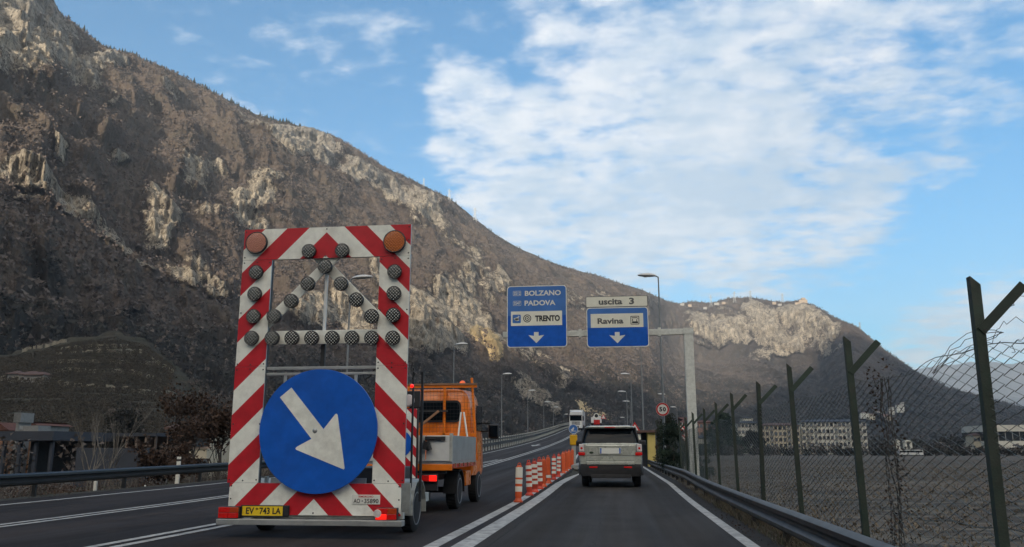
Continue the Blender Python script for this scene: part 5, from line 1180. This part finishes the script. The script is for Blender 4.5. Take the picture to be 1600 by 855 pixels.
lg = MB(); lg.lathe([(-.09, .01), (-.088, .12), (-.062, .13)], 'Y', o=(0, 0, 1.35), n=20); lg.build('round_badge', 'chrome', gr, smooth=True)
MB().box(-1.22, 1.22, -.12, .1, .38, .86).build('bumper', 'white_paint', lr, bevel=.05)
MB().box(-.55, .55, -.14, -.122, .46, .78).build('lower_grille', 'dark_steel', lr)
for s in (-1, 1):
    MB().box(s * .93 - .2, s * .93 + .2, -.145, -.11, .55, .82).build('headlight', 'lamp_glass', lr, bevel=.03)
    m = MB(); m.box(s * 1.40 - .12, s * 1.40 + .12, -.05, .1, 1.8, 2.65); m.beam((s * 1.2, .1, 2.5), (s * 1.4, .02, 2.5), .05, .05); m.build('mirror', 'black_plastic', lr, bevel=.03)
    wheel(lr, s * 1.05, 1.3, .5, .5, .3, s); wheel(lr, s * 1.05, 5.2, .5, .5, .5, s)
MB().box(-1.26, 1.26, 2.5, 13.5, 1.1, 3.95).build('trailer_box', 'white_paint', lr, bevel=.04); MB().box(-1.0, 1.0, 2.2, 13.5, .8, 1.08).build('chassis', 'dark_steel', lr)
MB().box(-.26, .26, -.15, -.1405, .50, .61).build('number_plate', 'sign_white', lr)
# works lorry ahead over the crest
p = at(932, 664, 178); wl = thing('works_lorry', (p.x, 178, float(zm(178))), 'white lorry with a red tail board and signs on its back near the road crest', 'lorry')
MB().box(-1.1, 1.1, .2, 5.0, .8, 1.1).build('chassis', 'dark_steel', wl); MB().box(-.55, .75, 0, .2, .75, 1.75).build('tail_board', 'red_paint', wl, bevel=.03)
MB().box(-1.15, -.5, .1, 3, 1.1, 2.3).build('side_locker', 'white_paint', wl, bevel=.03); MB().loft([[(-1.0, y, .7), (1.0, y, .7), (1.0, y, 2.4 + d), (.8, y, 2.7 + d), (-.8, y, 2.7 + d), (-1.0, y, 2.4 + d)] for y, d in ((4.2, 0), (5.8, 0), (6.4, -1.0))]).build('cab', 'white_paint', wl, bevel=.03)
for s in (-1, 1): wheel(wl, s * .95, 1.2, .45, .45, .35, s); wheel(wl, s * .95, 5.6, .45, .45, .3, s)
MB().prism(disc(.0, 2.6, .55, 24), .3, .34).build('round_sign', 'sign_white', wl); MB().prism([(.9, 1.9), (2.1, 1.9), (1.5, 3.0)], .3, .34).build('warning_triangle', 'sign_red', wl); MB().prism([(1.12, 2.02), (1.88, 2.02), (1.5, 2.75)], .29, .298).build('triangle_field', 'sign_white', wl)
MB().prism(disc(-.0, 2.6, .38, 24), .29, .2985).build('sign_face', 'sign_black', wl)
mat('clod', (.16, .128, .088), .95, var=.4, scale=1.5)
mat('castle_wall', (.34, .27, .20), .9, var=.15, scale=.2)
# ------------------------------------------------------------------ buildings across the field
def block(name, x0, x1, y, dpt, z0, z1, wallm, roofm, floors, cols, label, cat='building', balc=(), roofh=1.2, group=None, shut=True, rz=0.0, wsz=(1.1, 1.4)):
    cx = (x0 + x1) / 2; w = x1 - x0; h = z1 - z0
    t = thing(name, (cx, y, z0), label, cat, group, rz=rz); MB().box(-w / 2, w / 2, 0, dpt, 0, h).build('wall', wallm, t)
    r = MB(); e = .5; r.add([(-w / 2 - e, -e, h), (w / 2 + e, -e, h), (w / 2 + e, dpt + e, h), (-w / 2 - e, dpt + e, h), (-w / 2 + dpt * .3, dpt / 2, h + roofh), (w / 2 - dpt * .3, dpt / 2, h + roofh)], [(0, 1, 5, 4), (1, 2, 5), (2, 3, 4, 5), (3, 0, 4), (0, 3, 2, 1)]); r.box(-w / 2 - e, w / 2 + e, -e - .02, -e + .12, h - .22, h + .03); r.build('roof', roofm, t)
    fh = h / floors; cw = w / cols; wm = gm_ = bm_ = rm_ = None
    for f in range(floors):
        for c in range(cols):
            X = -w / 2 + (c + .5) * cw; Z = f * fh + fh * .55
            if c in balc and f > 0:
                if bm_ is None:
                    q = MB(); q.box(-cw * .42, cw * .42, -1.2, 0, -.95, -.80); q.box(-cw * .42, cw * .42, -1.2, -1.12, -.80, .15); o = bm_ = q.build('balcony', 'concrete', t); k = MB().box(-cw * .3, cw * .3, -.05, -.004, -.80, 1.1).build('balcony_door', 'window_dark', o); rm_ = k
                else: o = bm_.copy(); COL.objects.link(o); o.parent = t; k = rm_.copy(); COL.objects.link(k); k.parent = o
                o.location = (X, -.001, Z); continue
            if wm is None:
                q = MB(); ww, wh = wsz; q.box(-ww / 2 - .12, ww / 2 + .12, -.06, -.002, -wh / 2 - .1, wh / 2 + .1); q.box(-ww / 2 - .2, ww / 2 + .2, -.16, -.002, -wh / 2 - .2, -wh / 2 - .1); o = wm = q.build('window', 'shutter' if shut else 'concrete', t); g = gm_ = MB().box(-ww / 2, ww / 2, -.09, -.062, -wh / 2, wh / 2).build('pane', 'window_dark', o)
            else: o = wm.copy(); COL.objects.link(o); o.parent = t; g = gm_.copy(); COL.objects.link(g); g.parent = o
            o.location = (X, 0, Z)
    return t
def bpx(pxa, pxb, ytop, Y, base=-1.3): a = at(pxa, ytop, Y); b = at(pxb, ytop, Y); return a.x, b.x, (a.z + b.z) / 2, base
def apt(name, pxa, pxb, ytop, Y, *a, **k): x0, x1, zt, zb = bpx(pxa, pxb, ytop, Y); return block(name, x0, x1, Y, 12, zb, zt, *a, **k)
apt('apartment_block', 1252, 1352, 659, 400, 'wall_white', 'roof_dark', 5, 16, 'long pale five storey apartment block behind the field with columns of balconies', balc=(1, 3, 8, 11, 14), rz=-.06)
apt('apartment_block', 1188, 1249, 664.5, 395, 'wall_tan', 'roof_brown', 5, 9, 'tan apartment block with brown roof left of the long pale block', balc=(2, 6))
apt('apartment_block', 1152, 1186, 661, 430, 'wall_white', 'roof_dark', 5, 6, 'narrow whitish apartment block between the fence posts left of the tan one', balc=(4,))
apt('apartment_block', 1086, 1118, 660, 380, 'wall_pink', 'roof_red', 4, 5, 'pink apartment block just right of the gantry column', balc=(2,))
apt('house', 1118, 1146, 655, 520, 'wall_white', 'roof_dark', 4, 5, 'pale house with flat roof showing above the dark cedar')
apt('house', 1160, 1176, 653, 560, 'wall_white', 'roof_dark', 4, 3, 'small white house top rising behind the whitish apartment block')
apt('shop_row', 1084, 1124, 684, 350, 'wall_white', 'roof_dark', 1, 8, 'low white row of garages in front of the pink block')
apt('house', 1061, 1077, 661, 300, 'wall_orange', 'roof_red', 3, 3, 'orange walled house with gable roof left of the gantry column', roofh=2.2)
# industrial hall on the right
x0, x1, zt, zb = bpx(1543, 1700, 664, 420); hall = thing('industrial_hall', (x0, 420, zb), 'long white industrial hall with a dark window band at the right edge', 'hall'); w = x1 - x0; h = zt - zb
MB().box(0, w, 0, 30, 0, h * .46).build('wall', 'wall_white', hall); MB().box(.3, w - .3, .3, 29.7, h * .46, h * .78).build('window_band', 'window_dark', hall); MB().box(-.3, w + .3, -.3, 30.3, h * .78, h).build('roof_band', 'wall_white', hall)
for k in range(14): MB().box(1 + k * w / 14, 1.3 + k * w / 14, .1, .29, h * .46, h * .78).build('mullion', 'concrete', hall)
x0, x1, zt, zb = bpx(1520, 1543, 680, 430); block('house', x0, x1, 430, 9, zb, zt, 'wall_tan', 'roof_brown', 2, 4, 'low tan house touching the left end of the white hall')
# village and houses on the slope
def on_mt(px, py): return Vector(MT.hit(px, py))
for i, (px, py, w, h, mt_) in enumerate([(1394, 644, 9, 13, 'wall_white'), (1407, 641, 12, 14, 'wall_white'), (1411, 639, 6, 17, 'wall_white'), (1352, 650, 14, 9, 'wall_white'), (1362, 652, 12, 9, 'wall_tan'), (1373, 649, 12, 10, 'wall_white'), (1381, 652, 14, 8, 'wall_pink'), (1389, 655, 10, 8, 'wall_tan')]):
    P = on_mt(px, py + 3); d = P.normalized(); P = P - Vector((d.x, d.y, 0)) * 55
    block('hillside_house', P.x - w / 2, P.x + w / 2, P.y, 9, P.z - 3, P.z + h * .8, mt_, 'roof_red', 3, 3, ['white house left of a white pair on the dark slope', 'broad white house of the pair high on the dark slope', 'tall narrow white house highest on the dark slope', 'leftmost white house of the hillside hamlet behind the second post', 'tan house second from left in the hillside hamlet', 'white house in the middle of the hillside hamlet', 'pinkish house right of the hamlet middle', 'tan house at the right end of the hillside hamlet'][i])
wv = None
for i, px in enumerate((1409, 1414, 1420, 1426, 1432, 1438)):
    p = at(px, 704, 300)
    if wv is None:
        wv = thing('parked_van', (p.x, 300, -1.1), '', 'van', 'white vans parked at the far edge of the field'); MB().loft([[(-.9, y, .35), (.9, y, .35), (.88, y, zt_ - .2), (.75, y, zt_), (-.75, y, zt_), (-.88, y, zt_ - .2)] for y, zt_ in ((0, 2.1), (3.2, 2.1), (3.9, 1.5), (4.6, 1.1))]).build('body', 'white_paint', wv); MB().box(-.7, .7, -.03, -.004, 1.2, 1.8).build('window', 'car_glass', wv)
        for s in (-1, 1):
            for yy in (.8, 3.6): MB().cyl((s * .75, yy, .35), (s * .95, yy, .35), .35, n=12).build('wheel', 'rubber', wv)
        o = wv
    else: o = copy_tree(wv); o.location = (p.x, 300, -1.1)
    o['label'] = ['leftmost', 'second from left', 'third from left', 'fourth from left', 'second from right', 'rightmost'][i] + ' of the small white vans parked at the far edge of the field'
for i, (px, py) in enumerate(((1402, 690), (1417, 691), (1421, 691))):
    p = at(px, py, 330); t = thing('garden_shed', (p.x, 330, -1.2), ['small white hut left of the twin huts by the far hedge', 'left white hut of the twin huts by the far hedge', 'right white hut of the twin huts by the far hedge'][i], 'hut'); h = p.z + 1.2
    MB().box(-.9, .9, 0, 2, 0, h).build('wall', 'wall_white', t); MB().prism([(-1.1, h), (1.1, h), (0, h + .8)], -.2, 2.2).build('roof', 'wall_white', t)
# castle and houses on the ridge
def ridge_pt(px, py, fwd=14):
    P = Vector(MT.hit(px, py)); d = Vector((P.x, P.y, 0)).normalized(); return P - d * fwd
P = ridge_pt(1255, 476, 30); cs = thing('castle', (P.x, P.y, P.z - 6), 'pale square castle standing on top of the cliff', 'castle')
MB().box(-12, 14, 0, 22, 0, 17).build('wall', 'castle_wall', cs); MB().box(-4, 8, -2, 12, 17.02, 23).build('keep', 'castle_wall', cs); MB().box(-24, -12.05, 4, 18, 0, 9).build('wing', 'castle_wall', cs); 
for k in range(5): MB().box(-10 + k * 5, -8.6 + k * 5, -.1, -.01, 9, 11.5).build('window', 'window_dark', cs)
MB().loft([[(-12.5, -.5, 17.03), (-4.05, -.5, 17.03), (-4.05, 22, 17.03), (-12.5, 22, 17.03)], [(-9, 8, 19), (-5, 8, 19), (-5, 14, 19), (-9, 14, 19)]]).build('roof', 'roof_brown', cs)
for i, (px, py, w, h) in enumerate([(1066, 475, 14, 6), (1078, 477, 12, 7), (1120, 474, 16, 7), (1131, 473, 12, 6), (1102, 481, 12, 6), (1210, 473, 12, 7), (1219, 476, 12, 6)]):
    P = ridge_pt(px, py + 3, 25)
    block('ridge_house', P.x - w / 2, P.x + w / 2, P.y, 9, P.z - 4, P.z + h * .7, 'castle_wall' if i % 2 else 'concrete', 'roof_brown', 2, 3, ['leftmost pale house on the plateau right of the lamp head', 'second pale house from the left on the plateau', 'larger pale house below the left pylon on the plateau', 'small pale house right of the larger plateau house', 'pale house a little below the plateau edge', 'pale house left of the castle', 'pale house closest to the castle on its left'][i])
# pylons on the crest
pyl = None
for i, (px, yt, yb) in enumerate([(662, 280, 292), (702, 297, 314), (742, 326, 346), (1111, 463, 478), (1148, 457, 472), (1173, 456, 472), (1223, 460, 474), (1344, 505, 516)]):
    P = ridge_pt(px, yb, 12); D = math.hypot(P.x, P.y); h = (yb - yt) / FPX * D * 1.08; lab = ['lattice pylon highest up the left crest', 'lattice pylon second highest on the left crest', 'lattice pylon above the steep brown slope left of the blue signs', 'leftmost pylon on the far plateau', 'tall thin pylon on the far plateau, second from left', 'third pylon from the left on the far plateau', 'pylon just left of the cliff castle', 'small pylon on the descending ridge right of the castle'][i]
    if pyl is None:
        pyl = thing('pylon', (0, 0, 0), '', 'pylon', 'power pylons along the mountain crest'); m = MB()
        for sx, sy in ((-1, -1), (1, -1), (1, 1), (-1, 1)): m.beam((sx * .11, sy * .11, -.1), (sx * .02, sy * .02, 1), .018, .018)
        for k in range(6):
            z = k / 6; z2 = (k + 1) / 6; w1 = .11 - .09 * z; w2 = .11 - .09 * z2; m.beam((-w1, -w1, z), (w2, -w2, z2), .012, .012); m.beam((w1, -w1, z), (-w2, -w2, z2), .012, .012)
        m.build('lattice', 'lamp_grey', pyl); m = MB(); m.beam((-.2, 0, .78), (.2, 0, .78), .02, .02); m.beam((-.15, 0, .92), (.15, 0, .92), .02, .02); m.build('crossarm', 'lamp_grey', pyl); o = pyl
    else: o = copy_tree(pyl)
    o.location = (P.x, P.y, P.z - 2); o.scale = (h, h, h); o['label'] = lab
# yellow hut by the exit lane
a = at(1006, 676, 62); b = at(1023.5, 676, 62); yh = thing('yellow_hut', (a.x, 62, gz(4, 62)), 'small yellow hut with rusty roof edge beside the exit lane', 'hut'); w = b.x - a.x; h = a.z - gz(4, 62)
MB().box(.25, w, 0, 3.5, 0, h).build('wall', 'wall_yellow', yh); MB().box(-1.0, w + .12, -.25, 3.7, h, h + .16).build('roof', 'roof_brown', yh); MB().box(-.95, -.85, 0, .1, 0, h).build('post', 'wall_yellow', yh); MB().box(-.85, .23, 1.2, 1.3, 0, h).build('inner_wall', 'roof_dark', yh)
# left: low dark hall with silver stack
a = at(-30, 674, 75); b = at(84, 674, 75); dh = thing('dark_hall', (a.x, 75, -2), 'low building with a dark flat roof band at the left edge', 'hall'); w = b.x - a.x; h = a.z + 2
MB().box(0, w, 0, 20, h - .9, h).build('roof', 'roof_dark', dh); MB().box(1, w - 1, 6, 19, 0, h - .92).build('wall', 'dark_steel', dh)
for k in range(5): MB().box(.4 + k * (w - 1) / 4, .7 + k * (w - 1) / 4, .5, .8, 0, h - .92).build('column', 'roof_dark', dh)  # shade under the roof put into the columns' dark colour
def small(px0, px1, py0, py1, Y, dpt=2): a = at(px0, py1, Y); b = at(px1, py0, Y); return a.x, b.x, Y, Y + dpt, a.z, b.z
sp_ = thing('louvred_tower', (0, 0, 0), 'small silver louvred tower above the dark roof at the left edge', 'tower'); x0, x1, y0, y1, z0, z1 = small(20, 35, 645, 672, 84)
MB().box(x0 + .3, x1 - .3, y0, y1, -2, z0 + .8).build('shaft', 'box_grey', sp_)
for k in range(7): MB().box(x0 + k * (x1 - x0) / 7, x0 + (k + .6) * (x1 - x0) / 7, y0 - .1, y1, z0 + .82, z1).build('louvre', 'box_grey', sp_)
bx_ = thing('roof_unit', (0, 0, 0), 'white ventilation unit on the dark roof beside the silver tower', 'ventilation unit'); x0, x1, y0, y1, z0, z1 = small(29, 60, 665, 672, 82); MB().box(x0, x1, y0, y1, z0 - .5, z1).build('casing', 'box_grey', bx_); MB().box(x0 + .1, x0 + .5, y0 - .03, y0 - .004, z0 + .05, z1 - .05).build('hatch', 'alu', bx_)
x0, x1, y0, y1, z0, z1 = small(-20, 14, 660, 673, 88, 9); rh = thing('red_roof_house', (x0, y0, -2), 'house with a red roof peeping over the dark hall at far left', 'house'); MB().box(0, x1 - x0, 0, 8, 0, z0 + 2).build('wall', 'wall_orange', rh); MB().prism([(-.5, z0 + 2.01), (x1 - x0 + .5, z0 + 2.01), (x1 - x0 - 1, z1 + 2), (1, z1 + 2)], -.4, 8.4).build('roof', 'roof_red', rh)
x0, x1, y0, y1, z0, z1 = small(40, 58, 659, 665, 92, 6); rh = thing('red_roof_house', (x0, y0, -2), 'second smaller red roof right of the silver tower', 'house'); MB().box(0, x1 - x0, 0, 6, 0, z0 + 2).build('wall', 'box_grey', rh); MB().prism([(-.4, z0 + 2.01), (x1 - x0 + .4, z0 + 2.01), (x1 - x0 - 1, z1 + 2), (1, z1 + 2)], -.4, 6.4).build('roof', 'roof_red', rh)
a = at(120, 677, 85); b = at(245, 677, 85); ls_ = thing('long_shed', (a.x, 85, -2), 'long low dark shed with open front behind the pale saplings', 'shed'); w = b.x - a.x; h = a.z + 2
MB().box(0, w, 0, 12, h - .35, h).build('roof', 'roof_dark', ls_); MB().box(.3, w - .3, 6, 11.5, 0, h - .36).build('wall', 'shutter', ls_)
for k in range(9): MB().box(.1 + k * (w - .4) / 8, .3 + k * (w - .4) / 8, .2, .4, 0, h - .36).build('column', 'shutter', ls_)
a = at(120, 700, 60); b = at(232, 700, 60); kw = MB().box(a.x, b.x, 60, 60.3, -1.9, a.z).build('low_wall', 'roof_dark'); tag(kw, 'low dark wall in front of the long dark shed', 'wall')
a = at(268, 668, 80); b = at(326, 668, 80); hx = block('house', a.x, b.x, 80, 7, -2, a.z, 'wall_tan', 'roof_brown', 2, 6, 'pale house glimpsed through the rusty tree')
for i, (px, py, w) in enumerate(((20, 590, 4), (42, 591, 6), (52, 592, 7))):
    P = Vector(FH.hit(px, py)); d = Vector((P.x, P.y, 0)).normalized() * 3; P -= d
    block('farm_house', P.x - w / 2, P.x + w / 2, P.y, 5, P.z - 2, P.z + 1.1, 'concrete', 'roof_brown', 1, 2, ['tiny pale hut at the left end of the long pale wall', 'brown roofed farm house on the long pale wall', 'pale farm building right of the brown roofed one'][i], wsz=(.8, .8))

# ------------------------------------------------------------------ trees and shrubs
def bare_tree(name, label, group, h, matn='bark', seed=1, spread=.5, depth=5, leaf=None, leafn=0, leafs=.1, r0=None, fine=True):
    rd = random.Random(seed); t = thing(name, (0, 0, 0), label, 'shrub' if 'shrub' in name else 'tree', group); tr_ = MB(); cr_ = MB(); tips = []
    def grow(p, d, l, r, k):
        n = 3 if k == 0 else 2; q = p; dd = d
        for j in range(n):
            e = q + dd * (l / n); (tr_ if k == 0 else cr_).cyl(q, e, r * (1 - .25 * j / n), r * (1 - .25 * (j + 1) / n), 5 if k < 2 else 3, cap=False)
            if k > 0 or j == n - 1 or j == n - 2:
                for _ in range(rd.choice((1, 2)) if k < depth - 1 else 1):
                    if k < depth:
                        nd = (dd + Vector((rd.uniform(-1, 1), rd.uniform(-1, 1), rd.uniform(-.1, .7))) * spread * 1.5).normalized(); grow(e, nd, l * rd.uniform(.55, .8), r * .55, k + 1)
            dd = (dd + Vector((rd.uniform(-1, 1), rd.uniform(-1, 1), rd.uniform(0, .4))) * .16).normalized(); q = e
        tips.append(q)
    grow(Vector((0, 0, -.1)), Vector((rd.uniform(-.1, .1), rd.uniform(-.1, .1), 1)).normalized(), h * .36, (r0 or h * .016), 0)
    tr_.build('trunk', matn, t, smooth=True, fix=False); cr_.build('crown', matn, t, fix=False)
    if leaf: tri_cloud('foliage', tips, np.full(len(tips), h * .07), leafn, leafs, leaf, parent=t)
    return t
def shrub_proto(name, label, h, seed, matn='bark', n=9):
    rd = random.Random(seed); t = thing(name, (0, 0, 0), label, 'shrub', None); m = MB()
    def g(p, d, l, r, k):
        e = p + d * l; m.cyl(p, e, r, r * .7, 3, cap=False)
        if k < 4:
            for _ in range(3 if k < 2 else 2): g(e, (d + Vector((rd.uniform(-1, 1), rd.uniform(-1, 1), rd.uniform(-.2, .8))) * .55).normalized(), l * rd.uniform(.6, .85), r * .62, k + 1)
    for _ in range(n): a = rd.uniform(0, 6.28); g(Vector((math.cos(a) * h * .12, math.sin(a) * h * .12, -.1)), Vector((math.cos(a) * .45, math.sin(a) * .45, 1)).normalized(), h * .30, h * .008, 0)
    m.build('twigs', matn, t, fix=False); return t
# big rusty tree left of the trailer
def place(o, px, Y, z=None, s=1.0, rz=None):
    r_ = ray(px, 702); x = r_.x / r_.y * Y; o.location = (x, Y, z if z is not None else gz(x, Y) - .05); o.scale = (s, s, s); o.rotation_euler.z = random.uniform(0, 6.28) if rz is None else rz; return o
big = bare_tree('rusty_tree', 'broad tree with rusty brown leaves left of the trailer behind the guard rail', None, 6.4, seed=5, depth=6, leaf='rust_leaf', leafn=5, leafs=.10, spread=.55); place(big, 308, 36, s=1.0)
big2 = bare_tree('rusty_tree', 'lower rusty bush in front of the broad rusty tree', None, 3.2, seed=9, depth=6, leaf='rust_leaf', leafn=7, leafs=.09, spread=.75); place(big2, 262, 31)
b3_ = bare_tree('rusty_tree', 'brown leafed tree close to the left edge of the striped board', None, 4.6, seed=12, depth=6, leaf='rust_leaf', leafn=3, leafs=.09, spread=.6); place(b3_, 345, 34)
for i, (px, Y, h, sd_) in enumerate([(150, 40, 5.6, 3), (163, 41, 6.8, 4), (141, 42, 5.4, 6), (178, 43, 4.6, 8)]):
    o = bare_tree('bare_sapling', ['slim pale leafless sapling second from left in the clump before the long shed', 'tallest pale leafless sapling before the long shed', 'leftmost pale sapling of the clump before the long shed', 'rightmost low sapling of the clump before the long shed'][i], 'pale saplings before the long shed', h, 'pale_bark', sd_, .28, 4, r0=.05); place(o, px, Y)
# shrub strip behind the left guard rail
sh = [shrub_proto('bare_shrub', '', 1.9, 21), shrub_proto('bare_shrub', '', 2.4, 22, 'pale_bark', 6), shrub_proto('bare_shrub', '', 1.6, 23)]
rl_ = [tri_cloud('foliage', [(random.uniform(-.7, .7), random.uniform(-.7, .7), random.uniform(.2, 1.3)) for _ in range(40)], np.full(40, .25), 14, .06, 'rust_leaf', parent=sh[2])]
used = [False] * 3; rs = random.Random(4)
for i in range(70):
    k = rs.choice((0, 0, 1, 2)); Y = rs.uniform(17, 62); x = -rs.uniform(17.0, 25) - (Y - 17) * .10
    if used[k]: o = copy_tree(sh[k])
    else: o = sh[k]; used[k] = True
    s_ = rs.uniform(.6, 1.25); o.location = (x, Y, gz(x, Y) - .05); o.scale = (s_, s_, s_ * rs.uniform(.8, 1.2)); o.rotation_euler.z = rs.uniform(0, 6.28); o['group'] = 'leafless shrubs behind the left guard rail'
    o['label'] = ['dense dark leafless shrub behind the left guard rail', 'thin pale leafless shrub behind the left guard rail', 'low shrub with rusty leaves behind the left guard rail'][k]
# woods and hedges of the valley floor
def belt(name, label, x0, x1, y0, y1, hmin, hmax, n, matn, leaf=.5, per=60, base=-1.4):
    X = rng.uniform(x0, x1, n); Y = rng.uniform(y0, y1, n); H = rng.uniform(hmin, hmax, n); C = np.stack([X, Y, base + H * .55], -1)
    o = tri_cloud(name, C, H * .55, per, leaf, matn, squash=.9); tag(o, label, 'woodland' if hmax > 3 else 'hedge', kind='stuff')
belt('far_hedge', 'dark hedge along the far side of the field', 20, 330, 300, 312, 1.6, 4.2, 260, 'dark_wood', .6, 60)
belt('far_hedge', 'bushes and bare trees between the hedge and the apartments', 20, 330, 318, 380, 2.2, 5.0, 200, 'bare_wood', .7, 50)
belt('valley_wood', 'dark trees at the foot of the slope on the right', 95, 420, 440, 560, 5, 11, 260, 'dark_wood', 1.0, 60)
belt('valley_wood', 'dark trees at the foot of the mountain behind the climbing road', -260, 60, 420, 640, 4, 10, 420, 'dark_wood', 1.0, 50)
belt('valley_wood', 'brown thicket beside the climbing road', -70, -14, 70, 240, 2, 5, 260, 'bare_wood', .35, 90, base=-1.8)
belt('valley_wood', 'dark thicket on the left beyond the sheds', -170, -50, 100, 170, 2.5, 5.5, 300, 'dark_wood', .5, 90, base=-2)
belt('valley_wood', 'brown brush below the left guard rail', -40, -17.5, 22, 66, .8, 1.9, 240, 'rust_leaf', .07, 120, base=-1.8)
belt('valley_wood', 'dark scrub under the left guard rail', -30, -16.2, 14, 60, .5, 1.3, 220, 'olive_leaf', .06, 120, base=-1.7)
# evergreen trees near the apartments and the bush by the lamp
def leafy(name, label, px, Y, h, w, matn, n=60, per=140, leaf=.16, cone=False, z=None):
    r_ = ray(px, 702); x = r_.x / r_.y * Y; zb = gz(x, Y) if z is None else z; t = thing(name, (x, Y, zb), label, 'bush' if 'bush' in name else 'tree')
    C, Rr = [], []
    for k in range(n):
        f = random.random() ** .8; a = random.uniform(0, 6.28); ww = w * (1 - f * .85 if cone else math.sqrt(max(.05, 1 - (2 * f - 1) ** 2 * .8))) * random.uniform(.3, 1.0); C.append((math.cos(a) * ww, math.sin(a) * ww, h * (.12 + .86 * f))); Rr.append(w * random.uniform(.18, .38))
    tri_cloud('crown', C, Rr, per, leaf, matn, parent=t); MB().cyl((0, 0, -.3), (0, 0, h * .7), w * .09, w * .04, 8).build('trunk', 'bark', t)
    return t
leafy('cedar_tree', 'broad dark evergreen between the pink block and the whitish block', 1134, 330, 15, 6.5, 'green_leaf', 60, 120, .7, True)
leafy('cedar_tree', 'rounded dark evergreen right against the pink block', 1124, 345, 13, 5, 'green_leaf', 50, 120, .7)
leafy('cedar_tree', 'small dark tree in front of the whitish block', 1178, 360, 9, 5, 'dark_wood', 40, 100, .6)
leafy('evergreen_bush', 'dark blue green bush behind the rail left of the gantry column', 1052, 40, 2.75, .75, 'green_leaf', 60, 150, .05)
leafy('evergreen_bush', 'dark bushy tree around the foot of the speed sign pole', 1043, 47, 3.4, .75, 'olive_leaf', 60, 150, .06)
leafy('evergreen_bush', 'dark brown bush right of the yellow hut', 1038, 52, 2.6, .45, 'rust_leaf', 40, 120, .05)
leafy('evergreen_bush', 'dense bush behind the fence just right of the gantry column', 1094, 46, 1.9, .8, 'green_leaf', 40, 120, .05)
leafy('evergreen_bush', 'thin dark bush between the gantry column and the bush', 1066, 50, 2.2, .6, 'olive_leaf', 40, 120, .05)
leafy('dark_conifer', 'dark rounded conifer on the slope left of the rusty tree', 190, 130, 9, 3.5, 'dark_wood', 50, 100, .3)
# ------------------------------------------------------------------ verge grass
def grass(name, label, X, Y, Z, hmin, hmax, matn, w=.006):
    n = len(X); a = rng.uniform(0, 6.28, n); l = rng.uniform(hmin, hmax, n); lean = rng.normal(size=(n, 2)) * .45
    dx, dy = np.cos(a) * w, np.sin(a) * w; b = np.stack([X, Y, Z], -1); o_ = np.stack([dx, dy, 0 * dx], -1); tip = b + np.stack([lean[:, 0] * l, lean[:, 1] * l, l], -1); mid = b + (tip - b) * .5 + np.stack([0 * l, 0 * l, l * .12], -1)
    V = np.stack([b - o_, b + o_, mid + o_ * .7, mid - o_ * .7, tip], 1).reshape(-1, 3); k = np.arange(n)[:, None] * 5
    F = np.concatenate([k + [0, 1, 2], k + [0, 2, 3], k + [3, 2, 4]]); o = np_mesh(name, V, F, matn, smooth=False); tag(o, label, 'grass', kind='stuff')
def scatter(n, x0, x1, y0, y1, clump=.5, pw=1.6):
    X = rng.uniform(x0, x1, n); Y = y0 + (y1 - y0) * rng.random(n) ** pw; m = fbm(X / clump, Y / clump, None, 3) > rng.uniform(-.5, .6, n); return X[m], Y[m]
X, Y = scatter(60000, 1.85, 3.3, 2.5, 55); grass('dry_grass', 'dry grass growing under the right guard rail', X, Y, ground_z(X, Y), .05, .24, 'dry_grass')
X, Y = scatter(26000, 1.85, 3.3, 2.5, 50); grass('green_grass', 'green weeds under the right guard rail', X, Y, ground_z(X, Y), .04, .16, 'green_grass')
X, Y = scatter(150000, 3.3, 75, 4, 190, 1.6, 1.9); grass('field_stubble', 'dry stubble scattered over the field', X, Y, ground_z(X, Y), .05, .17, 'stubble', .014)
X, Y = scatter(30000, -19, -14.9, 12, 60, .8, 1.3); grass('dry_grass', 'dry grass under the left guard rail', X, Y, ground_z(X, Y), .08, .35, 'dry_grass', .012)
# leaf litter and grit along the foot of the right rail
X, Y = scatter(16000, 1.78, 2.5, 3, 45, .4); Cz = np.stack([X, Y, np.maximum(ground_z(X, Y), -.02) + .012], -1); o = tri_cloud('leaf_litter', Cz, np.full(len(X), .01), 1, .022, 'rust_leaf', flat=.1); tag(o, 'fallen leaves lying along the foot of the right guard rail', 'leaf litter', kind='stuff')

X, Y = scatter(26000, 3.4, 60, 5, 110, 1.8, 1.5); Y = np.round(Y / 1.6) * 1.6 + rng.normal(size=len(Y)) * .28; Cz = np.stack([X, Y, ground_z(X, Y) + .05], -1)
o = tri_cloud('field_clods', Cz, np.full(len(X), .08), 4, .075, 'clod', flat=.5); tag(o, 'pale clods and cut stems lying in rows across the field', 'field debris', kind='stuff')
HAZE = 1
if HAZE:
    hb = MB().box(-5600, 6500, -5600, 10500, -6, 1700).build('haze', [])
    hm = bpy.data.materials.new('haze_air'); hm.use_nodes = True; hn = hm.node_tree.nodes; hn.clear()
    ho = hn.new('ShaderNodeOutputMaterial'); pv = hn.new('ShaderNodeVolumePrincipled'); pv.inputs['Color'].default_value = (.74, .86, 1, 1); pv.inputs['Density'].default_value = 1.05e-4; pv.inputs['Anisotropy'].default_value = 0.0
    hm.node_tree.links.new(pv.outputs[0], ho.inputs['Volume']); hb.data.materials.append(hm); tag(hb, 'thin bluish haze filling the valley air', 'haze', kind='stuff')
